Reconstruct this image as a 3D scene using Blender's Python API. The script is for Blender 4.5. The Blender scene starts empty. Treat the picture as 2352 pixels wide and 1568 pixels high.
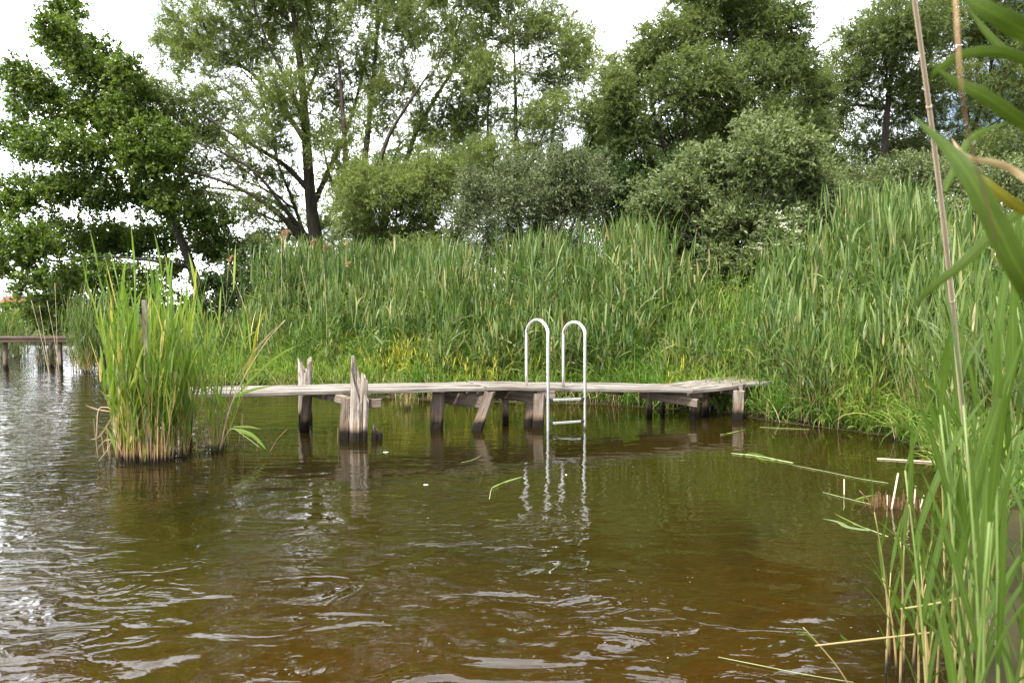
import bpy, math
import numpy as np
from mathutils import Vector

# ------------------------------------------------------------------ camera, world, sun, exposure
scene = bpy.context.scene
COL = scene.collection
H = 1.5                      # eye height above the water
FPX = 1600.0                 # focal length in pixels of a 2352 x 1568 frame
HY = 712.0                   # horizon row in that frame
TH = math.atan((784.0 - HY) / FPX)

cd = bpy.data.cameras.new('camera')
cam = bpy.data.objects.new('camera', cd)
COL.objects.link(cam)
cam.location = (0, 0, H)
cam.rotation_euler = (math.pi / 2 - TH, 0, 0)
cd.sensor_width = 36.0
cd.lens = FPX / 2352.0 * 36.0
cd.clip_start = 0.05
cd.clip_end = 3000
cd.dof.use_dof = True
cd.dof.focus_distance = 9.0
cd.dof.aperture_fstop = 6.0
scene.camera = cam

SUN_ELEV, SUN_AZ = math.radians(56), math.radians(212)   # azimuth measured from +Y towards +X
w = bpy.data.worlds.new('World')
scene.world = w
w.use_nodes = True
nt = w.node_tree
bg = nt.nodes['Background']
sky = nt.nodes.new('ShaderNodeTexSky')
sky.sky_type = 'NISHITA'
sky.sun_disc = False
sky.sun_elevation = SUN_ELEV
sky.sun_rotation = SUN_AZ
sky.air_density = 1.2
sky.dust_density = 2.0
tc = nt.nodes.new('ShaderNodeTexCoord')
mp = nt.nodes.new('ShaderNodeMapping')
mp.inputs['Scale'].default_value = (1.0, 1.0, 2.2)
nz = nt.nodes.new('ShaderNodeTexNoise')
nz.inputs['Scale'].default_value = 2.3
nz.inputs['Detail'].default_value = 7
nz.inputs['Roughness'].default_value = 0.55
nz.inputs['Distortion'].default_value = 0.4
rp = nt.nodes.new('ShaderNodeValToRGB')
rp.color_ramp.elements[0].position = 0.35
rp.color_ramp.elements[1].position = 0.49
cr = nt.nodes.new('ShaderNodeValToRGB')
cr.color_ramp.elements[0].position = 0.35
cr.color_ramp.elements[0].color = (0.74, 0.77, 0.83, 1)
cr.color_ramp.elements[1].position = 0.72
cr.color_ramp.elements[1].color = (1.0, 1.0, 1.0, 1)
sc_ = nt.nodes.new('ShaderNodeMixRGB')
sc_.blend_type = 'MULTIPLY'
sc_.inputs[0].default_value = 1
CLOUD = 17.5
sc_.inputs[2].default_value = (CLOUD, CLOUD, CLOUD, 1)
# added sky gradient: clouds brighter ahead left, dimmer behind, to lift water reflections
dt = nt.nodes.new('ShaderNodeVectorMath'); dt.operation = 'DOT_PRODUCT'
dt.inputs[1].default_value = (-0.55, 0.8, -0.2)
gr = nt.nodes.new('ShaderNodeMapRange')
for k_, v_ in zip(('From Min', 'From Max', 'To Min', 'To Max'), (-0.8, 0.8, 0.55, 2.1)): gr.inputs[k_].default_value = v_
nt.links.new(tc.outputs['Generated'], dt.inputs[0])
nt.links.new(dt.outputs['Value'], gr.inputs['Value'])
gm = nt.nodes.new('ShaderNodeVectorMath'); gm.operation = 'SCALE'
nt.links.new(sc_.outputs[0], gm.inputs[0]); nt.links.new(gr.outputs[0], gm.inputs['Scale'])
mx = nt.nodes.new('ShaderNodeMixRGB')
L = nt.links.new
L(tc.outputs['Generated'], mp.inputs['Vector'])
L(mp.outputs[0], nz.inputs['Vector'])
L(nz.outputs['Fac'], rp.inputs[0])
L(nz.outputs['Fac'], cr.inputs[0])
L(cr.outputs[0], sc_.inputs[1])
L(rp.outputs[0], mx.inputs[0])
L(sky.outputs[0], mx.inputs[1])
L(gm.outputs[0], mx.inputs[2])
L(mx.outputs[0], bg.inputs['Color'])
bg.inputs['Strength'].default_value = 0.10

sl = bpy.data.lights.new('sun', 'SUN')
sl.energy = 4.8
sl.angle = math.radians(8)
sl.color = (1.0, 0.95, 0.86)
so = bpy.data.objects.new('sun', sl)
COL.objects.link(so)
sd = Vector((math.sin(SUN_AZ) * math.cos(SUN_ELEV), math.cos(SUN_AZ) * math.cos(SUN_ELEV), math.sin(SUN_ELEV)))
so.rotation_euler = sd.to_track_quat('Z', 'Y').to_euler()
so.location = (0, 0, 30)

scene.view_settings.view_transform = 'Standard'
scene.view_settings.look = 'None'
scene.view_settings.exposure = 0.92
scene.view_settings.gamma = 1
scene.cycles.max_bounces = 8
scene.cycles.diffuse_bounces = 3
scene.cycles.glossy_bounces = 3
scene.cycles.transmission_bounces = 4
scene.cycles.transparent_max_bounces = 8
scene.cycles.caustics_reflective = False
scene.cycles.caustics_refractive = False

# ------------------------------------------------------------------ projection helpers
def ray(px, py):
    x, y = (px - 1176.0) / FPX, -(py - 784.0) / FPX
    return np.array([x, math.cos(TH) + y * math.sin(TH), -math.sin(TH) + y * math.cos(TH)])

def at(px, py, Y):
    d = ray(px, py)
    return np.array([0, 0, H]) + d * (Y / d[1])

def onz(px, py, z=0.0):
    d = ray(px, py)
    return np.array([0, 0, H]) + d * ((z - H) / d[2])

def project(P):
    P = np.asarray(P, float)
    q = P - np.array([0, 0, H])
    dep = q[..., 1] * math.cos(TH) - q[..., 2] * math.sin(TH)
    up = q[..., 1] * math.sin(TH) + q[..., 2] * math.cos(TH)
    return 1176 + FPX * q[..., 0] / dep, 784 - FPX * up / dep

def src(x, y):                # full-size photograph pixels to the 2352 frame
    return x * 0.99577, y * 0.99577

# ------------------------------------------------------------------ object helpers
def tag(o, label=None, cat=None, group=None, kind=None):
    if label: o['label'] = label
    if cat: o['category'] = cat
    if group: o['group'] = group
    if kind: o['kind'] = kind
    return o

def empty(name, loc, label, cat, group=None):
    o = bpy.data.objects.new(name, None)
    COL.objects.link(o)
    o.location = Vector([float(v) for v in loc])
    o.empty_display_size = 0.2
    return tag(o, label, cat, group)

def mesh(name, V, Q, mat, parent=None, smooth=True, gco=None):
    """V (n,3) world coordinates, Q (m,4) quads (a repeated last index makes a triangle)"""
    V = np.asarray(V, np.float32)
    Q = np.asarray(Q, np.int32)
    me = bpy.data.meshes.new(name)
    off = np.zeros(3, np.float32)
    if parent is not None:
        p = parent
        while p is not None:
            off += np.array(p.location, np.float32)
            p = p.parent
    V = V - off
    tri = Q[:, 2] == Q[:, 3]
    n = np.where(tri, 3, 4).astype(np.int32)
    keep = np.ones(Q.shape, bool)
    keep[tri, 3] = False
    loops = Q[keep]
    starts = np.concatenate([[0], np.cumsum(n)[:-1]]).astype(np.int32)
    me.vertices.add(len(V))
    me.vertices.foreach_set('co', V.ravel())
    me.loops.add(len(loops))
    me.loops.foreach_set('vertex_index', loops.astype(np.int32))
    me.polygons.add(len(Q))
    me.polygons.foreach_set('loop_start', starts)
    me.polygons.foreach_set('loop_total', n)
    me.polygons.foreach_set('use_smooth', np.full(len(Q), bool(smooth)))
    me.update(calc_edges=True)
    if gco is not None:
        a = me.attributes.new('gco', 'FLOAT_VECTOR', 'POINT')
        a.data.foreach_set('vector', np.asarray(gco, np.float32).ravel())
    me.materials.append(mat)
    o = bpy.data.objects.new(name, me)
    COL.objects.link(o)
    if parent is not None:
        o.parent = parent
    return o

class MB:
    """collects pieces that become ONE mesh"""
    def __init__(self):
        self.v, self.q, self.g, self.n = [], [], [], 0
    def add(self, V, Q, G=None):
        V = np.asarray(V, float); Q = np.asarray(Q, int)
        if Q.shape[1] == 3: Q = np.concatenate([Q, Q[:, 2:3]], 1)
        self.v.append(V); self.q.append(Q + self.n)
        self.g.append(V if G is None else np.asarray(G, float))
        self.n += len(V)
        return self
    def build(self, name, mat, parent=None, smooth=True):
        return mesh(name, np.concatenate(self.v), np.concatenate(self.q), mat, parent, smooth, np.concatenate(self.g))

def norm(a):
    a = np.asarray(a, float)
    return a / np.maximum(np.linalg.norm(a, axis=-1, keepdims=True), 1e-9)

def tubes(P0, P1, R0, R1, n=5):
    """one open frustum per row"""
    P0 = np.asarray(P0, float); P1 = np.asarray(P1, float)
    m = len(P0)
    d = norm(P1 - P0)
    ref = np.where(np.abs(d[:, 2:3]) > 0.9, np.array([[1., 0, 0]]), np.array([[0, 0, 1.]]))
    a = norm(np.cross(d, ref)); b = np.cross(d, a)
    t = np.arange(n) * 2 * math.pi / n
    ring = a[:, None, :] * np.cos(t)[None, :, None] + b[:, None, :] * np.sin(t)[None, :, None]
    V = np.stack([P0[:, None, :] + ring * np.asarray(R0)[:, None, None], P1[:, None, :] + ring * np.asarray(R1)[:, None, None]], 1)
    i = np.arange(n); j = (i + 1) % n
    q = np.stack([i, j, j + n, i + n], 1)
    Q = q[None] + (np.arange(m) * 2 * n)[:, None, None]
    return V.reshape(-1, 3), Q.reshape(-1, 4)

def sweep(path, radii, n=10, cap=True):
    """closed tube along a polyline with parallel-transport frames"""
    P = np.asarray(path, float); k = len(P)
    R = np.broadcast_to(np.asarray(radii, float), (k,))
    T = norm(np.gradient(P, axis=0))
    ref = np.array([1., 0, 0]) if abs(T[0][0]) < 0.8 else np.array([0, 1., 0])
    u = norm(np.cross(T[0], ref))
    V = []
    t = np.arange(n) * 2 * math.pi / n
    s = 0; G = []
    for i in range(k):
        u = norm(u - T[i] * np.dot(u, T[i])); v = np.cross(T[i], u)
        V.append(P[i] + R[i] * (np.cos(t)[:, None] * u + np.sin(t)[:, None] * v))
        if i: s += np.linalg.norm(P[i] - P[i - 1])
        G.append(np.stack([np.full(n, s), np.cos(t) * R[i], np.sin(t) * R[i]], 1))
    V = np.concatenate(V); G = np.concatenate(G)
    i = np.arange(n); j = (i + 1) % n
    Q = [np.stack([i + r * n, j + r * n, j + (r + 1) * n, i + (r + 1) * n], 1) for r in range(k - 1)]
    Q = np.concatenate(Q)
    if cap:
        V = np.concatenate([V, P[[0, -1]]]); G = np.concatenate([G, [[0, 0, 0], [s, 0, 0]]])
        c0, c1 = len(V) - 2, len(V) - 1
        Q = np.concatenate([Q, np.stack([j, i, np.full(n, c0), np.full(n, c0)], 1),
                            np.stack([i + (k - 1) * n, j + (k - 1) * n, np.full(n, c1), np.full(n, c1)], 1)])
    return V, Q, G

def catmull(P, m):
    P = np.asarray(P, float)
    E = np.concatenate([[2 * P[0] - P[1]], P, [2 * P[-1] - P[-2]]])
    out = []
    for i in range(len(P) - 1):
        p0, p1, p2, p3 = E[i:i + 4]
        for t in np.arange(m) / m:
            out.append(0.5 * (2 * p1 + (p2 - p0) * t + (2 * p0 - 5 * p1 + 4 * p2 - p3) * t * t + (3 * p1 - p0 - 3 * p2 + p3) * t ** 3))
    out.append(P[-1])
    return np.array(out)

# ------------------------------------------------------------------ materials
def newmat(name):
    m = bpy.data.materials.new(name)
    m.use_nodes = True
    t = m.node_tree
    for n in list(t.nodes): t.nodes.remove(n)
    out = t.nodes.new('ShaderNodeOutputMaterial')
    return m, t, out

def N(t, kind, **kw):
    n = t.nodes.new(kind)
    for k, v in kw.items():
        if k in n.inputs: n.inputs[k].default_value = v
        else: setattr(n, k, v)
    return n

def ramp(t, stops, interp='LINEAR'):
    n = t.nodes.new('ShaderNodeValToRGB')
    e = n.color_ramp.elements
    n.color_ramp.interpolation = interp
    while len(e) < len(stops): e.new(0.5)
    for el, (p, c) in zip(e, stops):
        el.position = p
        el.color = (c[0], c[1], c[2], 1) if hasattr(c, '__len__') else (c, c, c, 1)
    return n

def leafmat(name, stops, trans=0.35, tcol=1.5, rough=0.5, spec=0.35, patch=None, patch_scale=0.5, veins=False):
    """colour varies leaf by leaf, with larger patches of growth"""
    m, t, out = newmat(name)
    g = N(t, 'ShaderNodeNewGeometry')
    r = ramp(t, stops)
    t.links.new(g.outputs['Random Per Island'], r.inputs[0])
    col = r.outputs[0]
    if patch is not None:
        nz = N(t, 'ShaderNodeTexNoise', Scale=patch_scale, Detail=2.0)
        t.links.new(g.outputs['Position'], nz.inputs['Vector'])
        rr = ramp(t, [(0.42, 0.0), (0.62, 1.0)])
        t.links.new(nz.outputs['Fac'], rr.inputs[0])
        mixr = N(t, 'ShaderNodeMixRGB', blend_type='MULTIPLY')
        t.links.new(rr.outputs[0], mixr.inputs[0])
        t.links.new(col, mixr.inputs[1])
        mixr.inputs[2].default_value = (*patch, 1)
        col = mixr.outputs[0]
    if veins:
        a = N(t, 'ShaderNodeAttribute', attribute_name='gco')
        mp = N(t, 'ShaderNodeMapping'); mp.inputs['Scale'].default_value = (1.2, 9.0, 0)
        vn = N(t, 'ShaderNodeTexNoise', Scale=1.0, Detail=3.0, Roughness=0.7)
        t.links.new(a.outputs['Vector'], mp.inputs['Vector']); t.links.new(mp.outputs[0], vn.inputs['Vector'])
        vr = ramp(t, [(0.32, (0.6, 0.62, 0.6)), (0.5, (1, 1, 1)), (0.7, (1.3, 1.22, 1.1))])
        t.links.new(vn.outputs['Fac'], vr.inputs[0])
        sp = N(t, 'ShaderNodeSeparateXYZ'); t.links.new(a.outputs['Vector'], sp.inputs[0])
        ab = N(t, 'ShaderNodeMath', operation='ABSOLUTE'); t.links.new(sp.outputs['Y'], ab.inputs[0])
        rr2 = ramp(t, [(0.0, (1.5, 1.5, 1.3)), (0.07, (1.35, 1.35, 1.2)), (0.12, (1, 1, 1)), (0.93, (1, 1, 1)), (1.0, (1.15, 1.05, 0.8))])
        t.links.new(ab.outputs[0], rr2.inputs[0])
        for src_ in (vr, rr2):
            q = N(t, 'ShaderNodeMixRGB', blend_type='MULTIPLY'); q.inputs[0].default_value = 1
            t.links.new(col, q.inputs[1]); t.links.new(src_.outputs[0], q.inputs[2])
            col = q.outputs[0]
    p = N(t, 'ShaderNodeBsdfPrincipled', Roughness=rough)
    p.inputs['Specular IOR Level'].default_value = spec
    t.links.new(col, p.inputs['Base Color'])
    tr = N(t, 'ShaderNodeBsdfTranslucent')
    sc = N(t, 'ShaderNodeMixRGB', blend_type='MULTIPLY')
    sc.inputs[0].default_value = 1
    t.links.new(col, sc.inputs[1])
    sc.inputs[2].default_value = (tcol, tcol * 1.05, tcol * 0.55, 1)
    t.links.new(sc.outputs[0], tr.inputs['Color'])
    ms = N(t, 'ShaderNodeMixShader')
    ms.inputs[0].default_value = trans
    t.links.new(p.outputs[0], ms.inputs[1])
    t.links.new(tr.outputs[0], ms.inputs[2])
    t.links.new(ms.outputs[0], out.inputs[0])
    return m

def barkmat(name, c1, c2, scale=9):
    m, t, out = newmat(name)
    g = N(t, 'ShaderNodeNewGeometry')
    mp = N(t, 'ShaderNodeMapping')
    mp.inputs['Scale'].default_value = (1, 1, 0.2)
    nz = N(t, 'ShaderNodeTexNoise', Scale=scale, Detail=6.0, Roughness=0.65)
    t.links.new(g.outputs['Position'], mp.inputs['Vector'])
    t.links.new(mp.outputs[0], nz.inputs['Vector'])
    r = ramp(t, [(0.35, c1), (0.7, c2)])
    t.links.new(nz.outputs['Fac'], r.inputs[0])
    p = N(t, 'ShaderNodeBsdfPrincipled', Roughness=0.9)
    b = N(t, 'ShaderNodeBump', Strength=0.8, Distance=0.03)
    t.links.new(nz.outputs['Fac'], b.inputs['Height'])
    t.links.new(r.outputs[0], p.inputs['Base Color'])
    t.links.new(b.outputs[0], p.inputs['Normal'])
    t.links.new(p.outputs[0], out.inputs[0])
    return m

def woodmat(name, light, mid, dark, wet=True, rust=0.0, rough=0.85):
    """weathered timber: grain along the first grain coordinate, dark tide mark near the water"""
    m, t, out = newmat(name)
    a = N(t, 'ShaderNodeAttribute', attribute_name='gco')
    mp = N(t, 'ShaderNodeMapping')
    mp.inputs['Scale'].default_value = (1.6, 42, 42)
    nz = N(t, 'ShaderNodeTexNoise', Scale=1.0, Detail=6.0, Roughness=0.65, Distortion=0.25)
    t.links.new(a.outputs['Vector'], mp.inputs['Vector'])
    t.links.new(mp.outputs[0], nz.inputs['Vector'])
    r = ramp(t, [(0.28, dark), (0.45, mid), (0.68, light)])
    t.links.new(nz.outputs['Fac'], r.inputs[0])
    mp2 = N(t, 'ShaderNodeMapping')
    mp2.inputs['Scale'].default_value = (1.2, 5, 5)
    nz2 = N(t, 'ShaderNodeTexNoise', Scale=1.0, Detail=5.0, Roughness=0.7)
    t.links.new(a.outputs['Vector'], mp2.inputs['Vector'])
    t.links.new(mp2.outputs[0], nz2.inputs['Vector'])
    r2 = ramp(t, [(0.38, (0.42, 0.36, 0.3)), (0.58, (1, 1, 1))])
    t.links.new(nz2.outputs['Fac'], r2.inputs[0])
    mul = N(t, 'ShaderNodeMixRGB', blend_type='MULTIPLY')
    mul.inputs[0].default_value = 0.8
    t.links.new(r.outputs[0], mul.inputs[1])
    t.links.new(r2.outputs[0], mul.inputs[2])
    col = mul.outputs[0]
    if rust > 0:
        nz3 = N(t, 'ShaderNodeTexNoise', Scale=6.0, Detail=5.0, Roughness=0.75)
        t.links.new(mp2.outputs[0], nz3.inputs['Vector'])
        r3 = ramp(t, [(0.55, 0.0), (0.66, rust)])
        t.links.new(nz3.outputs['Fac'], r3.inputs[0])
        mxr = N(t, 'ShaderNodeMixRGB')
        t.links.new(r3.outputs[0], mxr.inputs[0])
        t.links.new(col, mxr.inputs[1])
        mxr.inputs[2].default_value = (0.16, 0.06, 0.025, 1)
        col = mxr.outputs[0]
    if wet:
        g = N(t, 'ShaderNodeNewGeometry')
        sx = N(t, 'ShaderNodeSeparateXYZ')
        t.links.new(g.outputs['Position'], sx.inputs[0])
        ad = N(t, 'ShaderNodeMath', operation='MULTIPLY_ADD')
        t.links.new(nz2.outputs['Fac'], ad.inputs[0])
        ad.inputs[1].default_value = -0.16
        t.links.new(sx.outputs['Z'], ad.inputs[2])
        rw = ramp(t, [(0.0, (0.03, 0.022, 0.016)), (0.06, (0.06, 0.045, 0.03)), (0.14, (1, 0.9, 0.8)), (0.25, (1, 1, 1))])
        ad2 = N(t, 'ShaderNodeMath', operation='ADD')
        t.links.new(ad.outputs[0], ad2.inputs[0])
        ad2.inputs[1].default_value = 0.06
        t.links.new(ad2.outputs[0], rw.inputs[0])
        mw = N(t, 'ShaderNodeMixRGB', blend_type='MULTIPLY')
        mw.inputs[0].default_value = 1
        t.links.new(col, mw.inputs[1])
        t.links.new(rw.outputs[0], mw.inputs[2])
        col = mw.outputs[0]
    p = N(t, 'ShaderNodeBsdfPrincipled', Roughness=rough)
    p.inputs['Specular IOR Level'].default_value = 0.3
    t.links.new(col, p.inputs['Base Color'])
    b = N(t, 'ShaderNodeBump', Strength=0.7, Distance=0.006)
    t.links.new(nz.outputs['Fac'], b.inputs['Height'])
    t.links.new(b.outputs[0], p.inputs['Normal'])
    t.links.new(p.outputs[0], out.inputs[0])
    return m

def plain(name, col, rough=0.6, metal=0.0, var=0.2, scale=12.0):
    m, t, out = newmat(name)
    g = N(t, 'ShaderNodeNewGeometry')
    nz = N(t, 'ShaderNodeTexNoise', Scale=scale, Detail=5.0)
    t.links.new(g.outputs['Position'], nz.inputs['Vector'])
    r = ramp(t, [(0.3, tuple(c * (1 - var) for c in col)), (0.7, tuple(min(1, c * (1 + var)) for c in col))])
    t.links.new(nz.outputs['Fac'], r.inputs[0])
    p = N(t, 'ShaderNodeBsdfPrincipled', Roughness=rough, Metallic=metal)
    t.links.new(r.outputs[0], p.inputs['Base Color'])
    t.links.new(p.outputs[0], out.inputs[0])
    return m

def stalkmat(name, base_c, top_c, z0, z1, dark=(0.035, 0.022, 0.012), vary=0.5):
    """reed stems: dark at the waterline, straw coloured below, green above; stem by stem variation"""
    m, t, out = newmat(name)
    g = N(t, 'ShaderNodeNewGeometry')
    sx = N(t, 'ShaderNodeSeparateXYZ')
    t.links.new(g.outputs['Position'], sx.inputs[0])
    ad = N(t, 'ShaderNodeMath', operation='MULTIPLY_ADD')
    t.links.new(g.outputs['Random Per Island'], ad.inputs[0])
    ad.inputs[1].default_value = vary
    t.links.new(sx.outputs['Z'], ad.inputs[2])
    mr = N(t, 'ShaderNodeMapRange')
    t.links.new(ad.outputs[0], mr.inputs['Value'])
    mr.inputs['From Min'].default_value = z0 + vary * 0.3
    mr.inputs['From Max'].default_value = z1 + vary * 0.8
    r = ramp(t, [(0.0, base_c), (0.35, base_c), (1.0, top_c)])
    t.links.new(mr.outputs[0], r.inputs[0])
    rw = ramp(t, [(0.0, dark), (0.03, dark), (0.10, (1, 1, 1))])
    t.links.new(sx.outputs['Z'], rw.inputs[0])
    mw = N(t, 'ShaderNodeMixRGB', blend_type='MULTIPLY')
    mw.inputs[0].default_value = 1
    t.links.new(r.outputs[0], mw.inputs[1]); t.links.new(rw.outputs[0], mw.inputs[2])
    p = N(t, 'ShaderNodeBsdfPrincipled', Roughness=0.55)
    t.links.new(mw.outputs[0], p.inputs['Base Color'])
    t.links.new(p.outputs[0], out.inputs[0])
    return m

M = {}
M['willow'] = leafmat('willow_leaf', [(0.0, (0.12, 0.165, 0.04)), (0.6, (0.20, 0.25, 0.07)), (1.0, (0.29, 0.325, 0.125))], 0.45, 1.5, patch=(0.8, 0.86, 0.8))
M['willow_dark'] = leafmat('dark_willow_leaf', [(0.0, (0.085, 0.125, 0.028)), (0.6, (0.15, 0.195, 0.05)), (1.0, (0.22, 0.255, 0.085))], 0.36, 1.4, patch=(0.75, 0.82, 0.8))
M['alder'] = leafmat('alder_leaf', [(0.0, (0.065, 0.11, 0.014)), (0.6, (0.115, 0.175, 0.023)), (1.0, (0.17, 0.22, 0.04))], 0.36, 1.5, 0.42, 0.4, patch=(0.8, 0.9, 0.8))
M['sallow'] = leafmat('sallow_leaf', [(0.0, (0.10, 0.14, 0.045)), (0.6, (0.16, 0.205, 0.07)), (1.0, (0.27, 0.30, 0.15))], 0.32, 1.3, 0.5, 0.4, patch=(0.8, 0.85, 0.8))
M['olive'] = leafmat('grey_leaf', [(0.0, (0.085, 0.12, 0.045)), (0.6, (0.135, 0.175, 0.068)), (1.0, (0.23, 0.26, 0.14))], 0.28, 1.2, 0.5, 0.4)
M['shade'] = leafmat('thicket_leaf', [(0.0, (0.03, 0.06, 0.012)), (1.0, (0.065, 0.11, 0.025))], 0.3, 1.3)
M['reed'] = leafmat('reed_leaf', [(0.0, (0.045, 0.085, 0.018)), (0.5, (0.115, 0.175, 0.042)), (0.85, (0.21, 0.265, 0.095)), (0.93, (0.27, 0.32, 0.13)), (0.97, (0.36, 0.28, 0.13)), (1.0, (0.42, 0.33, 0.18))], 0.4, 1.4, 0.45, 0.4, patch=(0.66, 0.78, 0.64), patch_scale=0.9)
M['reed_light'] = leafmat('young_reed_leaf', [(0.0, (0.09, 0.17, 0.025)), (0.55, (0.16, 0.245, 0.038)), (0.9, (0.25, 0.31, 0.06)), (0.96, (0.48, 0.42, 0.10)), (1.0, (0.5, 0.38, 0.17))], 0.45, 1.4, 0.42, 0.4)
M['grass'] = leafmat('bank_grass_blade', [(0.0, (0.055, 0.115, 0.015)), (0.5, (0.14, 0.225, 0.03)), (0.9, (0.29, 0.37, 0.08)), (0.96, (0.38, 0.34, 0.12)), (1.0, (0.42, 0.32, 0.16))], 0.42, 1.4, 0.5, 0.3, patch=(0.62, 0.8, 0.7), patch_scale=1.1)
M['yellow'] = leafmat('yellowed_blade', [(0.0, (0.22, 0.29, 0.03)), (0.5, (0.42, 0.40, 0.04)), (1.0, (0.48, 0.40, 0.09))], 0.42, 1.2)
M['straw'] = leafmat('straw_blade', [(0.0, (0.26, 0.17, 0.08)), (1.0, (0.46, 0.36, 0.22))], 0.2, 1.0)
M['edge_leaf'] = leafmat('edge_reed_leaf', [(0.0, (0.028, 0.058, 0.009)), (1.0, (0.065, 0.10, 0.014))], 0.3, 1.3, 0.55, 0.15, veins=True)
M['front_leaf'] = leafmat('front_reed_leaf', [(0.0, (0.022, 0.055, 0.012)), (0.45, (0.048, 0.092, 0.015)), (0.8, (0.095, 0.145, 0.022)), (0.96, (0.19, 0.22, 0.035)), (1.0, (0.26, 0.2, 0.07))], 0.4, 1.4, 0.5, 0.18, veins=True)
M['edge_yellow'] = leafmat('edge_yellow_leaf', [(0.0, (0.12, 0.12, 0.012)), (1.0, (0.15, 0.14, 0.015))], 0.3, 1.2, veins=True)
M['front_yellow'] = leafmat('front_yellow_leaf', [(0.0, (0.22, 0.24, 0.02)), (1.0, (0.3, 0.28, 0.03))], 0.4, 1.3)
M['bark'] = barkmat('willow_bark', (0.02, 0.015, 0.011), (0.085, 0.066, 0.05))
M['bark_red'] = barkmat('alder_bark', (0.012, 0.01, 0.008), (0.05, 0.042, 0.034))
M['deck'] = woodmat('deck_timber', (0.315, 0.295, 0.27), (0.20, 0.18, 0.16), (0.045, 0.037, 0.03), wet=False)
M['beam'] = woodmat('beam_timber', (0.30, 0.25, 0.205), (0.18, 0.145, 0.115), (0.06, 0.045, 0.035), wet=False)
M['post'] = woodmat('post_timber', (0.34, 0.29, 0.25), (0.19, 0.15, 0.12), (0.06, 0.045, 0.035), wet=True)
M['bleached'] = woodmat('bleached_timber', (0.58, 0.55, 0.51), (0.36, 0.32, 0.28), (0.08, 0.055, 0.04), wet=True, rust=0.85)
M['stalk'] = stalkmat('water_reed_stalk', (0.42, 0.28, 0.13), (0.20, 0.28, 0.06), 0.10, 0.75)
M['bankstalk'] = stalkmat('bank_reed_stalk', (0.30, 0.24, 0.11), (0.13, 0.20, 0.055), 0.2, 1.0)
M['frontstalk'] = stalkmat('front_reed_stalk', (0.30, 0.22, 0.09), (0.12, 0.18, 0.035), 0.1, 0.7)
M['dry'] = plain('dry_stalk', (0.56, 0.44, 0.30), 0.6, 0, 0.25, 9)
M['straw_stalk'] = plain('straw_stalk', (0.72, 0.57, 0.41), 0.5, 0, 0.15, 5)
M['plume'] = plain('reed_plume', (0.40, 0.24, 0.13), 0.9, 0, 0.3, 30)
M['wetreed'] = plain('wet_reed_stub', (0.13, 0.07, 0.03), 0.5, 0, 0.6, 25)
M['steel'] = plain('brushed_steel', (0.84, 0.835, 0.82), 0.32, 1.0, 0.06, 40)
M['cap'] = plain('black_rubber', (0.02, 0.02, 0.022), 0.5)
M['blossom'] = plain('elder_blossom', (0.75, 0.74, 0.6), 0.7)
M['float'] = plain('floating_reed', (0.21, 0.26, 0.09), 0.4, 0, 0.25, 7)
M['petal'] = plain('floating_petal', (0.7, 0.66, 0.55), 0.5)
M['rooftile'] = plain('red_roof_tile', (0.25, 0.05, 0.032), 0.8, 0, 0.25, 1.5)
M['render'] = plain('pale_wall_render', (0.6, 0.54, 0.46), 0.9, 0, 0.1, 0.5)
M['redrender'] = plain('red_wall_render', (0.42, 0.2, 0.13), 0.9, 0, 0.1, 0.5)
M['wframe'] = plain('white_window_frame', (0.75, 0.75, 0.73), 0.5)
M['pane'] = plain('dark_window_pane', (0.05, 0.06, 0.07), 0.1)
M['farbeam'] = woodmat('far_dock_timber', (0.13, 0.095, 0.075), (0.085, 0.06, 0.045), (0.03, 0.02, 0.017), wet=False)

# ------------------------------------------------------------------ setting: ground (lake bed and banks in one sheet) and water
SHORE = np.array([(1.35, -3), (1.5, 0.5), (1.75, 2.0), (2.4, 3.2), (3.6, 5.2), (4.55, 7.0), (4.75, 8.3), (3.9, 9.25), (3.0, 10.4), (1.6, 11.2), (-1.2, 11.7), (-3.2, 12.6),
                  (-5.0, 13.7), (-6.9, 14.6), (-7.8, 16.6), (-9.0, 20), (-11.5, 25), (-17, 29), (-40, 33), (-120, 38), (-420, 60), (-420, 520), (420, 520), (420, -60), (2.0, -60)])

def shore_sd(P):
    P = np.asarray(P, float)
    A = SHORE; B = np.roll(SHORE, -1, 0)
    best = np.full(len(P), 1e9); inside = np.zeros(len(P), bool)
    for a, b in zip(A, B):
        ab = b - a
        t = np.clip(((P - a) @ ab) / (ab @ ab), 0, 1)
        best = np.minimum(best, np.linalg.norm(P - (a + t[:, None] * ab), axis=1))
        c = (a[1] > P[:, 1]) != (b[1] > P[:, 1])
        xi = a[0] + (P[:, 1] - a[1]) / (b[1] - a[1] + 1e-12) * (b[0] - a[0])
        inside ^= c & (P[:, 0] < xi)
    return np.where(inside, best, -best)

def sstep(a, b, x):
    t = np.clip((x - a) / (b - a), 0, 1)
    return t * t * (3 - 2 * t)

def ground_z(P):
    P = np.asarray(P, float)
    s = shore_sd(P)
    x, y = P[:, 0], P[:, 1]
    hi = 0.25 + 0.9 * sstep(4.5, 8.5, y) * (0.35 + 0.65 * sstep(-10, -5.5, x)) + 0.25 * sstep(0, 4, x) * sstep(7, 9, y)
    bump = 0.05 * np.sin(1.7 * x + 0.6 * y) + 0.04 * np.sin(2.9 * y - 1.1 * x)
    z = np.where(s > 0, 0.015 + hi * sstep(-0.2, 3.2, s) + bump * sstep(0.2, 2, s), 0.015 - 0.62 * sstep(0.0, 2.6, -s) - 0.5 * sstep(6, 30, -s) + 0.5 * bump * sstep(0.3, 2, -s))
    return z

def gz(x, y):
    return float(ground_z(np.array([[x, y]]))[0])

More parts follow.
